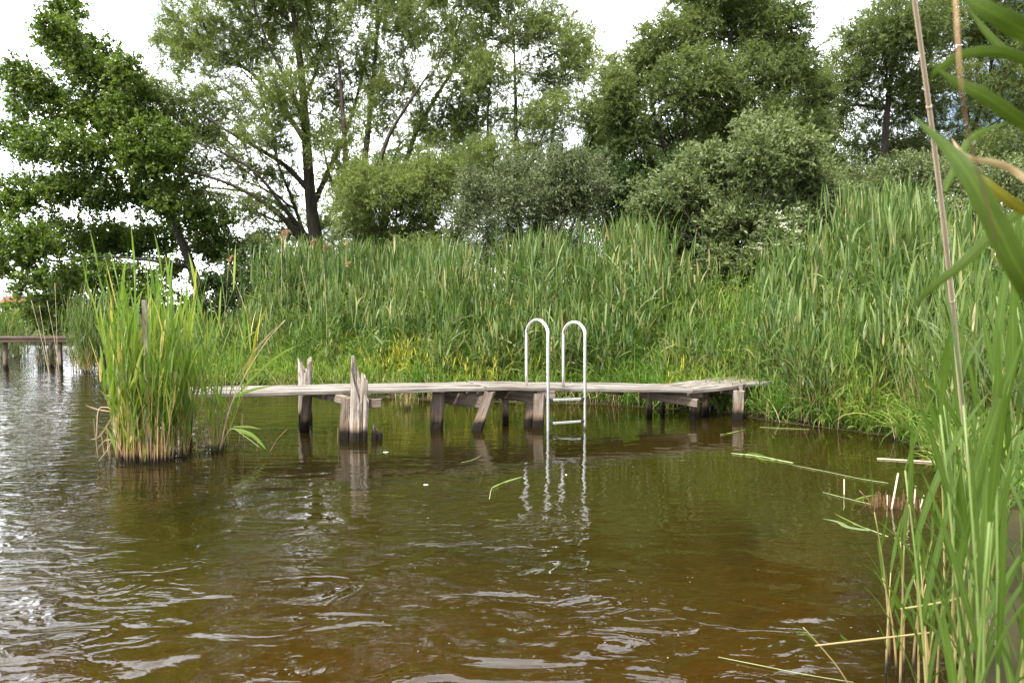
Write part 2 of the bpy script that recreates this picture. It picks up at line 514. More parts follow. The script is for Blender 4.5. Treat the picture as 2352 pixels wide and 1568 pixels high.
def axis(lo, a, b, hi, step):
    m = np.arange(a, b, step)
    def out(d):
        r, s, v = [], step, 0
        while v < d:
            s *= 1.22; v += s; r.append(v)
        return np.array(r)
    l = a - out(a - lo)[::-1]; h = b + out(hi - b)
    return np.concatenate([l, m, h])

gx = axis(-400, -16, 9, 400, 0.16)
gy = axis(-55, -3, 20, 500, 0.16)
XX, YY = np.meshgrid(gx, gy)
PP = np.stack([XX.ravel(), YY.ravel()], 1)
ZZ = ground_z(PP)
nx, ny = len(gx), len(gy)
ii, jj = np.meshgrid(np.arange(nx - 1), np.arange(ny - 1))
a0 = (jj * nx + ii).ravel()

m, t, out = newmat('earth_and_lake_bed')
g = N(t, 'ShaderNodeNewGeometry')
sx = N(t, 'ShaderNodeSeparateXYZ')
t.links.new(g.outputs['Position'], sx.inputs[0])
n1 = N(t, 'ShaderNodeTexNoise', Scale=0.9, Detail=6.0, Roughness=0.6, Distortion=0.6)
n2 = N(t, 'ShaderNodeTexNoise', Scale=14.0, Detail=5.0, Roughness=0.7)
for q in (n1, n2): t.links.new(g.outputs['Position'], q.inputs['Vector'])
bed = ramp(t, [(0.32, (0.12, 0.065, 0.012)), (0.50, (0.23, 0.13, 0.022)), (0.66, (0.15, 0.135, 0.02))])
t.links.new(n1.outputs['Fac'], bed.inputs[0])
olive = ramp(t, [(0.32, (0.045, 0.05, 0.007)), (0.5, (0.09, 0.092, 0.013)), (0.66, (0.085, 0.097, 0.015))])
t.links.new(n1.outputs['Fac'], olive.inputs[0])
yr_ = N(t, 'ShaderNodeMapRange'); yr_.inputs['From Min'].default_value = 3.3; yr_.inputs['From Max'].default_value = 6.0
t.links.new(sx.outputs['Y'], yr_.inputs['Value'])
bm = N(t, 'ShaderNodeMixRGB'); t.links.new(yr_.outputs[0], bm.inputs[0]); t.links.new(bed.outputs[0], bm.inputs[1]); t.links.new(olive.outputs[0], bm.inputs[2])  # farther bed goes olive: bottom growth plus green bank reflection put into the colour
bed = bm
f2 = ramp(t, [(0.3, 0.62), (0.7, 1.1)])
t.links.new(n2.outputs['Fac'], f2.inputs[0])
mu = N(t, 'ShaderNodeMixRGB', blend_type='MULTIPLY'); mu.inputs[0].default_value = 1
t.links.new(bed.outputs[0], mu.inputs[1]); t.links.new(f2.outputs[0], mu.inputs[2])
soil = ramp(t, [(0.35, (0.022, 0.02, 0.01)), (0.65, (0.05, 0.045, 0.02))])
t.links.new(n1.outputs['Fac'], soil.inputs[0])
zr = N(t, 'ShaderNodeMapRange'); zr.inputs['From Min'].default_value = -0.22; zr.inputs['From Max'].default_value = -0.02
t.links.new(sx.outputs['Z'], zr.inputs['Value'])
mm = N(t, 'ShaderNodeMixRGB')
t.links.new(zr.outputs[0], mm.inputs[0]); t.links.new(mu.outputs[0], mm.inputs[1]); t.links.new(soil.outputs[0], mm.inputs[2])
p = N(t, 'ShaderNodeBsdfPrincipled', Roughness=0.95)
p.inputs['Specular IOR Level'].default_value = 0.05
t.links.new(mm.outputs[0], p.inputs['Base Color']); t.links.new(p.outputs[0], out.inputs[0])
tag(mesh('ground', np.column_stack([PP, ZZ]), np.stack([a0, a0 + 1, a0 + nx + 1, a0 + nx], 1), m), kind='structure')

# water: clear, tea coloured, fresnel reflection; ripples from several wave trains
m, t, out = newmat('lake_water')
g = N(t, 'ShaderNodeNewGeometry')
pos = g.outputs['Position']
def noise(scale, sxyz, rot, detail=3.0, dist=0.0, rough=0.5):
    mp = N(t, 'ShaderNodeMapping')
    mp.inputs['Scale'].default_value = sxyz
    mp.inputs['Rotation'].default_value = (0, 0, math.radians(rot))
    t.links.new(pos, mp.inputs['Vector'])
    n = N(t, 'ShaderNodeTexNoise', Scale=scale, Detail=detail, Roughness=rough, Distortion=dist)
    t.links.new(mp.outputs[0], n.inputs['Vector'])
    return n.outputs['Fac']
def lin(terms):
    acc = None
    for v, k in terms:
        mnode = N(t, 'ShaderNodeMath', operation='MULTIPLY_ADD')
        if hasattr(k, 'is_linked') or not isinstance(k, float): t.links.new(k, mnode.inputs[1])
        else: mnode.inputs[1].default_value = k
        t.links.new(v, mnode.inputs[0])
        if acc is None: mnode.inputs[2].default_value = 0
        else: t.links.new(acc, mnode.inputs[2])
        acc = mnode.outputs[0]
    return acc
sep = N(t, 'ShaderNodeSeparateXYZ'); t.links.new(pos, sep.inputs[0])
# breeze: ruffled out on the open lake to the left, stirred-up water close to the bank the picture is taken from
def maprange(v, a, b, c, d):
    n = N(t, 'ShaderNodeMapRange')
    n.interpolation_type = 'SMOOTHSTEP'
    for k, x in zip(('From Min', 'From Max', 'To Min', 'To Max'), (a, b, c, d)): n.inputs[k].default_value = x
    t.links.new(v, n.inputs['Value'])
    return n.outputs[0]
breeze = maprange(sep.outputs['X'], -1.5, -5.0, 0.13, 1.0)
stir = maprange(sep.outputs['Y'], 6.5, 3.2, 0.12, 1.0)
stirx = maprange(sep.outputs['X'], 1.5, -0.2, 0.3, 1.0)
mulst = N(t, 'ShaderNodeMath', operation='MULTIPLY'); t.links.new(stir, mulst.inputs[0]); t.links.new(stirx, mulst.inputs[1])
rip = noise(3.3, (0.55, 1.6, 1), 4, 2.0, 0.3)
fine = noise(16.0, (0.5, 1.5, 1), -8, 2.0, 0.1)
swirl = noise(3.6, (0.8, 1.5, 1), -28, 1.5, 2.2, 0.45)
big = noise(1.7, (0.8, 1.25, 1), -24, 1.5, 1.2)
def times(a, k):
    n = N(t, 'ShaderNodeMath', operation='MULTIPLY'); t.links.new(a, n.inputs[0]); n.inputs[1].default_value = k
    return n.outputs[0]
far_ = maprange(sep.outputs['Y'], 2.8, 7.5, 0.16, 1.0)
ripm = N(t, 'ShaderNodeMath', operation='MULTIPLY'); t.links.new(breeze, ripm.inputs[0]); t.links.new(far_, ripm.inputs[1])
patch = maprange(noise(0.55, (1, 1, 1), 20, 2.0, 0.3), 0.42, 0.62, 0.12, 1.0)
swm = N(t, 'ShaderNodeMath', operation='MULTIPLY'); t.links.new(mulst.outputs[0], swm.inputs[0]); t.links.new(patch, swm.inputs[1])
near_ = maprange(sep.outputs['Y'], 3.5, 2.4, 1.0, 1.9)
nearm = N(t, 'ShaderNodeMath', operation='MULTIPLY'); t.links.new(mulst.outputs[0], nearm.inputs[0]); t.links.new(near_, nearm.inputs[1])
height = lin([(rip, times(ripm.outputs[0], 0.030)), (fine, times(breeze, 0.0022)), (noise(8.5, (0.8, 1.3, 1), -35, 1.5, 2.4), times(swm.outputs[0], 0.0055)), (noise(13.0, (0.8, 1.3, 1), 15, 1.0, .8), times(mulst.outputs[0], 0.0012)), (swirl, times(swm.outputs[0], 0.022)), (big, times(nearm.outputs[0], 0.039)), (noise(4.6, (0.6, 1.3, 1), 2, 1.5, .4), 0.0034)])
b = N(t, 'ShaderNodeBump', Strength=1.0, Distance=1.0)
t.links.new(height, b.inputs['Height'])
fr = N(t, 'ShaderNodeFresnel', IOR=1.333)
t.links.new(b.outputs[0], fr.inputs['Normal'])
gl = N(t, 'ShaderNodeBsdfGlossy', Roughness=0.015); gl.inputs['Color'].default_value = (1, 1, 1, 1)
t.links.new(b.outputs[0], gl.inputs['Normal'])
tr = N(t, 'ShaderNodeBsdfTransparent'); tr.inputs['Color'].default_value = (0.54, 0.43, 0.19, 1)
df = N(t, 'ShaderNodeBsdfDiffuse'); df.inputs['Color'].default_value = (0.028, 0.021, 0.0045, 1)
m1 = N(t, 'ShaderNodeMixShader'); m1.inputs[0].default_value = 0.35
t.links.new(tr.outputs[0], m1.inputs[1]); t.links.new(df.outputs[0], m1.inputs[2])
m2 = N(t, 'ShaderNodeMixShader')
t.links.new(fr.outputs[0], m2.inputs[0]); t.links.new(m1.outputs[0], m2.inputs[1]); t.links.new(gl.outputs[0], m2.inputs[2])
t.links.new(m2.outputs[0], out.inputs[0])
wx = np.array([-420., 60.]); wy = np.array([-58., 70.])
tag(mesh('water', [(wx[0], wy[0], 0), (wx[1], wy[0], 0), (wx[1], wy[1], 0), (wx[0], wy[1], 0)], [(0, 1, 2, 3)], m), kind='structure')

# ------------------------------------------------------------------ trees
def grow(trunks, pts, rng, alpha=0.35, step=0.4, tip=0.004, e=2.3, lift=0.10):
    """trunks: list of (polyline, r_start, r_end); pts are reached greedily from the cheapest node"""
    cap = 60000
    pos = np.zeros((cap, 3)); par = np.full(cap, -1); pl = np.zeros(cap); dr = np.zeros((cap, 3)); rmin = np.zeros(cap)
    n = 0
    for poly, r0, r1 in trunks:
        P = catmull(poly, 6)
        first = -1
        if n:
            first = int(np.argmin(np.linalg.norm(pos[:n] - P[0], axis=1)))
        k0 = n
        for i, q in enumerate(P):
            pr = first if i == 0 else n - 1
            pos[n] = q; par[n] = pr
            if pr >= 0:
                pl[n] = pl[pr] + np.linalg.norm(q - pos[pr]); dr[n] = norm(q - pos[pr])
            else: dr[n] = (0, 0, 1)
            rmin[n] = r0 + (r1 - r0) * i / (len(P) - 1)
            n += 1
    tips = []
    base = pos[:n].copy()
    dist = np.min(np.linalg.norm(pts[:, None] - base[None], axis=2), axis=1)
    for k in np.argsort(dist):
        p = pts[k]
        dv = np.linalg.norm(pos[:n] - p, axis=1)
        j = int(np.argmin(dv + alpha * pl[:n]))
        d = dv[j]
        if d < 0.08: continue
        ns = max(1, int(round(d / step)))
        c = pos[j] + dr[j] * d * 0.35 + np.array([0, 0, lift * d]) + rng.normal(0, 0.06 * d, 3)
        pr = j
        for i in range(1, ns + 1):
            t_ = i / ns
            q = (1 - t_) ** 2 * pos[j] + 2 * t_ * (1 - t_) * c + t_ * t_ * p
            pos[n] = q; par[n] = pr; ln = np.linalg.norm(q - pos[pr])
            pl[n] = pl[pr] + ln; dr[n] = (q - pos[pr]) / max(ln, 1e-6)
            pr = n; n += 1
        tips.append(n - 1)
    pos, par, dr, rmin = pos[:n], par[:n], dr[:n], rmin[:n]
    acc = np.zeros(n); r = np.zeros(n)
    for i in range(n - 1, -1, -1):
        r[i] = max(acc[i], tip ** e) ** (1 / e)
        if par[i] >= 0: acc[par[i]] += r[i] ** e
    r = np.maximum(r, rmin)
    return pos, par, dr, r, np.array(tips)

def blob_points(clumps, Y, rng, dens, spread=1.0):
    out = []
    for c in clumps:
        px, py, rx, ry = c[:4]
        yy = c[4] if len(c) > 4 else Y + rng.normal(0, spread)
        k = c[5] if len(c) > 5 else 1.0
        ctr = at(px, py, yy); s = yy / FPX
        n = max(4, int(dens * k * rx * ry / 1000.0))
        u = norm(rng.normal(size=(n, 3))) * (rng.random((n, 1)) ** (1 / 2.6))
        out.append(ctr + u * np.array([rx * s, 0.5 * (rx + ry) * s * 1.05, ry * s]))
    return np.concatenate(out)

def leaf_quads(B, D, Ln, Wd, rng, fold=0.25):
    """diamond leaves: base, side, tip, side"""
    n = len(B)
    rnd = norm(rng.normal(size=(n, 3)))
    S = norm(np.cross(D, rnd)); U = np.cross(S, D)
    Ln = np.asarray(Ln)[:, None]; Wd = np.asarray(Wd)[:, None]
    mid = B + D * Ln * 0.45 + U * Wd * fold
    V = np.stack([B, mid + S * Wd * 0.5, B + D * Ln, mid - S * Wd * 0.5], 1)
    return V.reshape(-1, 3), np.arange(4 * n).reshape(n, 4)

def tree(name, label, cat, base_py, trunks, clumps, Y, seed, leaf, bark, dens=22, sprays=3, per=9, L0=0.11, W0=0.022, twig=0.42,
         droop=0.15, alpha=0.35, spread=1.1, group=None, thin=0.014, round_leaf=False, lift=0.10):
    rng = np.random.default_rng(seed)
    pts = blob_points(clumps, Y, rng, dens, spread)
    tr = [([at(q[0], q[1], Y + (q[2] if len(q) > 2 else 0)) for q in poly], r0, r1) for poly, r0, r1 in trunks]
    b = tr[0][0][0]
    b[2] = min(b[2], gz(b[0], b[1]) - 0.1)
    root = empty(name, (b[0], b[1], gz(b[0], b[1])), label, cat, group)
    pos, par, dr, r, tips = grow(tr, pts, rng, alpha, lift=lift)
    k = np.where(par >= 0)[0]
    thick = k[r[k] > 0.03]; slim = k[r[k] <= 0.03]
    mb = MB()
    mb.add(*tubes(pos[par[thick]], pos[thick] + dr[thick] * r[thick][:, None] * 0.3, np.minimum(r[par[thick]], r[thick] * 1.35), r[thick], 8))
    mb.add(*tubes(pos[par[slim]], pos[slim], np.minimum(r[par[slim]], r[slim] * 1.4), r[slim], 4))
    # leaf sprays
    th = np.where(r < thin)[0]
    idx = np.repeat(th, sprays)
    nt_ = len(idx)
    D = norm(dr[idx] * 0.7 + rng.normal(0, 0.62, (nt_, 3)) + np.array([0, 0, 0.15]))
    TL = twig * rng.uniform(0.55, 1.3, nt_)
    B = pos[idx] - dr[idx] * rng.random((nt_, 1)) * 0.3
    E = B + D * TL[:, None] - np.array([0, 0, 1]) * (droop * TL)[:, None]
    mb.add(*tubes(B, E, np.full(nt_, 0.0035), np.full(nt_, 0.0015), 3))
    mb.build('trunk', M[bark], root)
    ti = np.repeat(np.arange(nt_), per)
    s = rng.uniform(0.12, 1.0, len(ti))
    LB = B[ti] + (E - B)[ti] * s[:, None]
    TD = norm((E - B)[ti])
    if round_leaf:
        LD = norm(TD * 0.5 + rng.normal(0, 0.7, (len(ti), 3)) + np.array([0, 0, -0.12]))
    else:
        LD = norm(TD * 0.75 + rng.normal(0, 0.48, (len(ti), 3)) + np.array([0, 0, -0.22]))
    sz = rng.uniform(0.65, 1.25, len(ti))
    V, Q = leaf_quads(LB, LD, L0 * sz, W0 * sz, rng)
    mesh('crown', V, Q, M[leaf], root, smooth=False)
    return root

WIL = dict(leaf='willow', bark='bark')
tree('alder_tree', 'dark green broadleaved alder with layered boughs on the far left', 'tree', 760,
     [([(478, 780), (462, 690), (440, 615), (415, 550), (385, 470), (330, 350), (250, 210), (180, 80), (150, 10)], 0.17, 0.03),
      ([(440, 615), (360, 600, -.6), (250, 590, -1), (120, 600, -1.3)], 0.06, 0.015),
      ([(470, 720), (400, 670, .4), (330, 640, .9), (220, 660, 1.2)], 0.06, 0.015),
      ([(395, 490), (300, 450, .8), (180, 430, 1.2), (70, 440, 1.4)], 0.05, 0.012),
      ([(345, 380), (250, 350, -1), (130, 310, -1.2), (50, 310, -1)], 0.045, 0.012)],
     [(150, 25, 45, 40), (130, 75, 55, 40), (185, 120, 95, 45), (235, 190, 80, 45), (35, 165, 38, 24), (75, 195, 60, 28), (285, 150, 26, 45), (300, 200, 40, 40),
      (130, 250, 110, 45), (270, 270, 100, 50), (45, 320, 62, 40), (190, 345, 150, 50), (350, 330, 80, 60), (70, 440, 80, 38), (210, 440, 150, 45), (370, 440, 100, 50),
      (40, 560, 80, 55), (200, 550, 150, 50), (350, 550, 120, 45), (470, 500, 70, 40), (90, 645, 110, 40), (250, 640, 140, 45), (500, 575, 55, 35), (20, 480, 45, 35),
      (400, 610, 45, 22), (130, 705, 110, 30), (310, 690, 90, 30), (330, 375, 60, 45, 18.7), (270, 250, 50, 45, 18.8), (385, 465, 45, 35, 18.8), (200, 150, 40, 40, 18.9), (-20, 600, 40, 40)],
     20.0, 11, 'alder', 'bark_red', dens=26, sprays=5, per=9, L0=0.09, W0=0.075, twig=0.36, droop=0.05, alpha=0.3, spread=1.0, round_leaf=True)

tree('leaning_willow', 'large willow with a thick dark trunk and long low limbs arching out to the left', 'tree', 600,
     [([(738, 690), (733, 600), (722, 530), (712, 440), (702, 300), (692, 170), (675, 40), (650, -90)], 0.27, 0.05),
      ([(745, 640), (700, 565, -.3), (650, 500, -.8), (590, 455, -1.2), (520, 420, -1.5), (440, 395, -1.6)], 0.13, 0.025),
      ([(720, 600), (680, 520, .3), (640, 470, .6), (560, 440, 1.0), (470, 430, 1.4)], 0.10, 0.02),
      ([(712, 440), (660, 385, -.4), (600, 345, -1), (520, 300, -1.5), (460, 260, -1.7)], 0.10, 0.02),
      ([(704, 330), (650, 250, .5), (580, 170, 1), (490, 110, 1.4), (430, 70, 1.6)], 0.09, 0.02),
      ([(716, 480), (760, 380, .5), (800, 290, .9), (830, 180, 1.1), (850, 60, 1.2)], 0.10, 0.025),
      ([(735, 620), (700, 540, .2), (668, 450, .2), (640, 380, 0), (625, 300, -.2), (600, 220, -.4)], 0.07, 0.02),
      ([(720, 560), (655, 480, -1), (590, 400, -1.5), (510, 350, -1.8), (430, 320, -2)], 0.07, 0.015),
      ([(702, 290), (665, 200, -.6), (620, 110, -1), (585, 20, -1.2)], 0.07, 0.02),
      ([(697, 240), (730, 150, .4), (752, 60, .5)], 0.06, 0.02), ([(640, 510, .3), (560, 480, 1.2), (500, 500, 1.6), (450, 540, 1.8)], 0.045, 0.01)],
     [(430, 50, 75, 70), (395, 120, 45, 60), (335, 215, 55, 50), (420, 310, 60, 40), (560, 30, 115, 70), (700, 20, 115, 80), (510, 125, 105, 55), (640, 120, 105, 65), (420, 225, 85, 50), (555, 235, 110, 55),
      (660, 230, 75, 70), (470, 305, 105, 45), (600, 320, 80, 45), (370, 300, 50, 60), (545, 385, 85, 40, 22, .9), (430, 375, 70, 40, 22, .9), (640, 400, 60, 40, 22, .8), (560, 470, 75, 45, 21, .8), (480, 470, 60, 40, 21, .8), (650, 470, 50, 45, 22.5, .8), (500, 545, 60, 45, 21, .8), (580, 560, 60, 40, 21, .7), (750, 120, 75, 80), (780, 230, 60, 60),
      (600, -60, 170, 60), (770, -55, 150, 60), (640, 530, 60, 35, 22, .6), (600, 560, 50, 35, 22, .6), (770, 430, 50, 50, 22.5, .5), (765, 520, 40, 50, 22.5, .6)],
     22.0, 21, dens=25, sprays=6, per=20, L0=0.095, W0=0.018, alpha=0.42, thin=0.016, **WIL)

tree('multistem_willow', 'tall willow with several upright stems forking from one base right of the leaning willow', 'tree', 620,
     [([(832, 690), (828, 600), (818, 520), (800, 440), (792, 330), (785, 220), (775, 120)], 0.17, 0.03),
      ([(832, 640), (832, 520, .3), (835, 400, .5), (848, 280, .6), (862, 130, .7), (872, -40, .9)], 0.16, 0.035),
      ([(838, 640), (850, 500, -.4), (866, 400, -.6), (890, 320, -.8), (930, 250, -1), (985, 170, -1.2)], 0.11, 0.025),
      ([(826, 560), (770, 440, .7), (745, 350, 1.0), (735, 260, 1.2)], 0.06, 0.015), ([(850, 440, -.2), (895, 390, 0), (920, 330, .2), (975, 290, .3)], 0.05, 0.012),
      ([(838, 660), (890, 480, .6), (930, 380, .9), (958, 300, 1.1), (1010, 210, 1.3), (1075, 110, 1.4)], 0.13, 0.03)],
     [(880, 50, 105, 80), (925, 205, 85, 55), (1000, 60, 100, 70), (1060, 150, 80, 70), (965, 310, 55, 40, 21, .7), (850, 170, 60, 60), (1010, 270, 75, 50),
      (900, -45, 150, 55), (1040, -30, 100, 40), (760, 330, 60, 60, 21, .8), (860, 270, 55, 45, 21, .9), (930, 390, 60, 45, 21, .9), (820, 400, 60, 50, 21, .8), (960, 410, 70, 45, 20.5, .9), (870, 385, 60, 40, 20.5, .9), (1060, 390, 60, 60, 21.5, .9), (1070, 250, 50, 60, 21.5)],
     21.0, 31, dens=25, sprays=6, per=20, L0=0.095, W0=0.018, alpha=0.42, thin=0.016, **WIL)

tree('bush_willow', 'rounded bright green young willow in front of the multistemmed willow', 'tree', 620,
     [([(880, 690), (880, 610), (878, 540), (870, 470), (862, 420)], 0.06, 0.015), ([(882, 660), (920, 560), (950, 490), (975, 430)], 0.05, 0.012), ([(880, 650), (840, 560), (815, 500)], 0.04, 0.012)],
     [(860, 435, 95, 55), (960, 450, 95, 65), (840, 515, 70, 50), (930, 530, 115, 45), (1000, 395, 55, 45), (800, 470, 45, 35), (870, 575, 70, 26), (970, 572, 80, 24), (1050, 550, 50, 30)],
     18.5, 41, dens=44, sprays=4, per=13, spread=0.6, **WIL)

tree('slender_willow', 'airy willow with thin upright branches fanning out behind the grey green shrub', 'tree', 620,
     [([(1190, 690), (1196, 600), (1192, 480), (1186, 350), (1184, 220), (1180, 80)], 0.13, 0.025),
      ([(1200, 640), (1240, 480, .4), (1262, 370, .6), (1275, 260, .8), (1290, 140, 1)], 0.10, 0.02),
      ([(1194, 600), (1160, 490, -.4), (1130, 400, -.6), (1120, 280, -.8), (1130, 160, -1)], 0.08, 0.02),
      ([(1205, 620), (1290, 470, -.5), (1345, 360, -.8), (1380, 260, -1)], 0.07, 0.018)],
     [(1180, 40, 115, 75), (1285, 75, 85, 65), (1125, 175, 75, 55), (1325, 125, 55, 65), (1245, 180, 95, 50), (1160, 270, 105, 50), (1290, 265, 100, 50), (1375, 245, 50, 55),
      (1130, 365, 95, 50), (1260, 355, 105, 50), (1365, 365, 55, 60), (1150, -30, 110, 40), (1395, 160, 35, 45), (1405, 250, 40, 55), (1080, 460, 60, 60), (1300, 450, 90, 50), (1100, 90, 40, 60), (1400, 300, 50, 60), (1390, 400, 50, 60), (1050, 330, 50, 60), (1110, 435, 60, 45), (1190, 420, 60, 45), (1285, 420, 65, 45), (1360, 450, 60, 45), (1425, 400, 35, 50)],
     21.5, 51, dens=25, sprays=6, per=19, L0=0.095, W0=0.018, alpha=0.42, thin=0.016, **WIL)

tree('background_willow', 'hazy paler willow standing farther back, seen through the bare stems of the front willows', 'tree', 640,
     [([(1000, 700), (1000, 600), (990, 480), (985, 350)], 0.15, 0.04), ([(1000, 640), (900, 500), (840, 400)], 0.09, 0.02), ([(1000, 640), (1080, 480), (1130, 360)], 0.09, 0.02), ([(1000, 660), (1240, 560), (1330, 450)], 0.08, 0.02), ([(1000, 660), (800, 580), (680, 500)], 0.08, 0.02)],
     [(740, 490, 70, 40), (800, 420, 70, 50), (880, 340, 80, 55), (980, 380, 80, 60), (1070, 330, 70, 60), (1140, 420, 70, 60), (1240, 480, 80, 60), (1340, 420, 60, 70), (1380, 330, 50, 70), (840, 540, 90, 30), (1000, 560, 120, 30), (660, 540, 60, 30), (1200, 560, 100, 30), (760, 300, 60, 60)],
     27.0, 57, dens=12, sprays=4, per=16, L0=0.12, W0=0.03, **WIL)

tree('dense_willow', 'broad dense dark willow with a dome shaped crown right of the gap in the sky', 'tree', 620,
     [([(1630, 690), (1625, 600), (1620, 480), (1630, 350), (1650, 220), (1680, 80)], 0.22, 0.04),
      ([(1622, 560), (1560, 420, -.6), (1520, 320, -1), (1490, 210, -1.2)], 0.12, 0.025), ([(1625, 540), (1700, 400, .5), (1760, 280, .9), (1800, 150, 1)], 0.12, 0.025)],
     [(1555, 85, 95, 60), (1680, 45, 115, 70), (1785, 60, 85, 60), (1825, 150, 55, 60), (1475, 165, 65, 70), (1600, 195, 115, 75), (1740, 170, 105, 70), (1455, 285, 60, 60),
      (1580, 305, 115, 65), (1720, 285, 105, 65), (1815, 270, 50, 50), (1495, 390, 65, 55), (1620, 370, 105, 60), (1710, 400, 70, 50), (1660, -30, 130, 40), (1415, 220, 35, 65), (1425, 330, 40, 60), (1880, 210, 40, 45), (1870, 300, 50, 50), (1790, 340, 50, 40), (1885, 385, 55, 50), (1700, 330, 60, 45), (1530, 460, 80, 50)],
     20.0, 61, 'willow_dark', 'bark', dens=36, sprays=6, per=18, L0=0.10, W0=0.024)

tree('wide_willow', 'wide willow with a low slanting bough filling the top right of the view', 'tree', 620,
     [([(2040, 690), (2036, 600), (2030, 450), (2034, 300), (2050, 150), (2070, 20)], 0.2, 0.035),
      ([(1960, 240, -.2), (1900, 272, -.6), (1840, 325, -1)], 0.04, 0.015),
      ([(2034, 560), (2140, 430, .4), (2220, 330, .8), (2260, 220, 1), (2290, 90, 1.2)], 0.13, 0.025), ([(2034, 520), (1960, 400, -.5), (1900, 340, -.9), (1850, 300, -1)], 0.07, 0.02)],
     [(1990, 90, 85, 70), (2090, 55, 105, 80), (2205, 65, 105, 90), (2320, 65, 85, 100), (1930, 185, 75, 65), (2050, 190, 105, 70), (2175, 210, 115, 70), (2310, 240, 95, 80),
      (1910, 270, 55, 45), (2030, 320, 95, 60), (2165, 340, 115, 60), (2300, 360, 95, 70), (2420, 150, 90, 130), (2150, -70, 200, 60), (1880, 400, 70, 50, 23, .6), (1970, 410, 80, 50), (2430, 380, 90, 90)],
     22.0, 71, 'willow_dark', 'bark', dens=27, sprays=6, per=16, L0=0.105, W0=0.025)

# shrubs: a short trunk, many stems
def shrub(name, label, base, clumps, Y, seed, leaf, dens=40, **kw):
    bx, by = base
    tr = [([(bx, by + 60), (bx, by), (bx + 5, by - 60)], 0.05, 0.015)]
    for k, c in enumerate(clumps[:6]):
        tr.append(([(bx, by + 30), ((bx + c[0]) / 2, (by + c[1]) / 2 - 10, ((k * 7) % 5 - 2) * .2), (c[0], c[1], ((k * 5) % 7 - 3) * .25)], 0.03, 0.01))
    return tree(name, label, 'shrub', by, tr, clumps, Y, seed, leaf, 'bark', dens=dens, spread=0.7, **kw)

shrub('oleaster_shrub', 'grey green bushy shrub in the middle above the reeds', (1230, 640), [(1130, 460, 75, 55), (1235, 445, 95, 65), (1335, 435, 85, 65), (1180, 530, 105, 45), (1310, 525, 105, 45), (1060, 500, 50, 40), (1240, 590, 170, 34), (1100, 580, 90, 34), (1180, 400, 45, 50), (1300, 375, 55, 50), (1085, 425, 35, 45), (1375, 400, 35, 50), (1240, 385, 25, 40)],
      17.0, 81, 'olive', dens=44, sprays=4, per=11, L0=0.07, W0=0.026, twig=0.3, droop=0)
sal = shrub('sallow_shrub', 'large sallow shrub with pale upright shoots between the ladder and the right hand reeds', (1690, 720),
      [(1550, 445, 85, 50), (1660, 415, 95, 65), (1765, 360, 75, 65), (1845, 420, 85, 65), (1600, 520, 125, 60), (1750, 510, 125, 65), (1870, 520, 75, 60), (1690, 610, 115, 60), (1790, 620, 80, 60), (1640, 690, 70, 45), (1580, 600, 70, 50), (1560, 650, 50, 40), (1720, 690, 90, 40), (1715, 300, 28, 40), (1835, 345, 50, 45), (1625, 375, 40, 45), (1495, 480, 55, 45), (1905, 460, 50, 45), (1800, 300, 22, 40), (1575, 400, 25, 40), (1740, 320, 40, 40)],
      14.5, 91, 'sallow', dens=44, sprays=4, per=11, L0=0.095, W0=0.04, twig=0.32, droop=-0.1)
shrub('willow_scrub', 'row of sallow scrub rising behind the tall reeds on the right', (2150, 640), [(1980, 440, 75, 50), (2080, 405, 85, 50), (2190, 420, 95, 55), (2310, 430, 85, 60), (2130, 500, 180, 40), (2420, 430, 80, 70), (1930, 500, 50, 50), (2040, 530, 120, 45), (2200, 540, 140, 50), (2350, 540, 100, 50), (1960, 590, 60, 40)],
      16.5, 101, 'sallow', dens=42, sprays=4, per=11, L0=0.08, W0=0.032, twig=0.32, droop=-0.1)
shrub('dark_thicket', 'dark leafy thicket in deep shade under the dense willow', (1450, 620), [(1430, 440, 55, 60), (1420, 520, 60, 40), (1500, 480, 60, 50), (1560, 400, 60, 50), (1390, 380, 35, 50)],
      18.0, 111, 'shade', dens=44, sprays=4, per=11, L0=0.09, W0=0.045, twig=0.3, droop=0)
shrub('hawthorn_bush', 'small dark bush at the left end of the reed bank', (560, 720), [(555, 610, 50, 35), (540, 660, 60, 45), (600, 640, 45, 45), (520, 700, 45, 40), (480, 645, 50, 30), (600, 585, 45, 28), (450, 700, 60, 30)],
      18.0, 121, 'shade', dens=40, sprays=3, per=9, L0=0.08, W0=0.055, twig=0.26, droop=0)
shrub('lakeside_bush', 'low dark bush on the far shore at the left edge below the red roof', (40, 770), [(20, 738, 60, 24), (95, 735, 60, 30), (-50, 720, 50, 35), (150, 745, 50, 25)],
      30.0, 131, 'alder', dens=40, sprays=3, per=8, L0=0.13, W0=0.10, twig=0.34, droop=0)
shrub('distant_bush', 'low bush behind the big reed clump under the alder', (330, 770), [(250, 735, 60, 25), (340, 730, 70, 30), (420, 740, 60, 30)],
      30.0, 141, 'alder', dens=44, sprays=4, per=11, L0=0.13, W0=0.10, twig=0.34, droop=0)

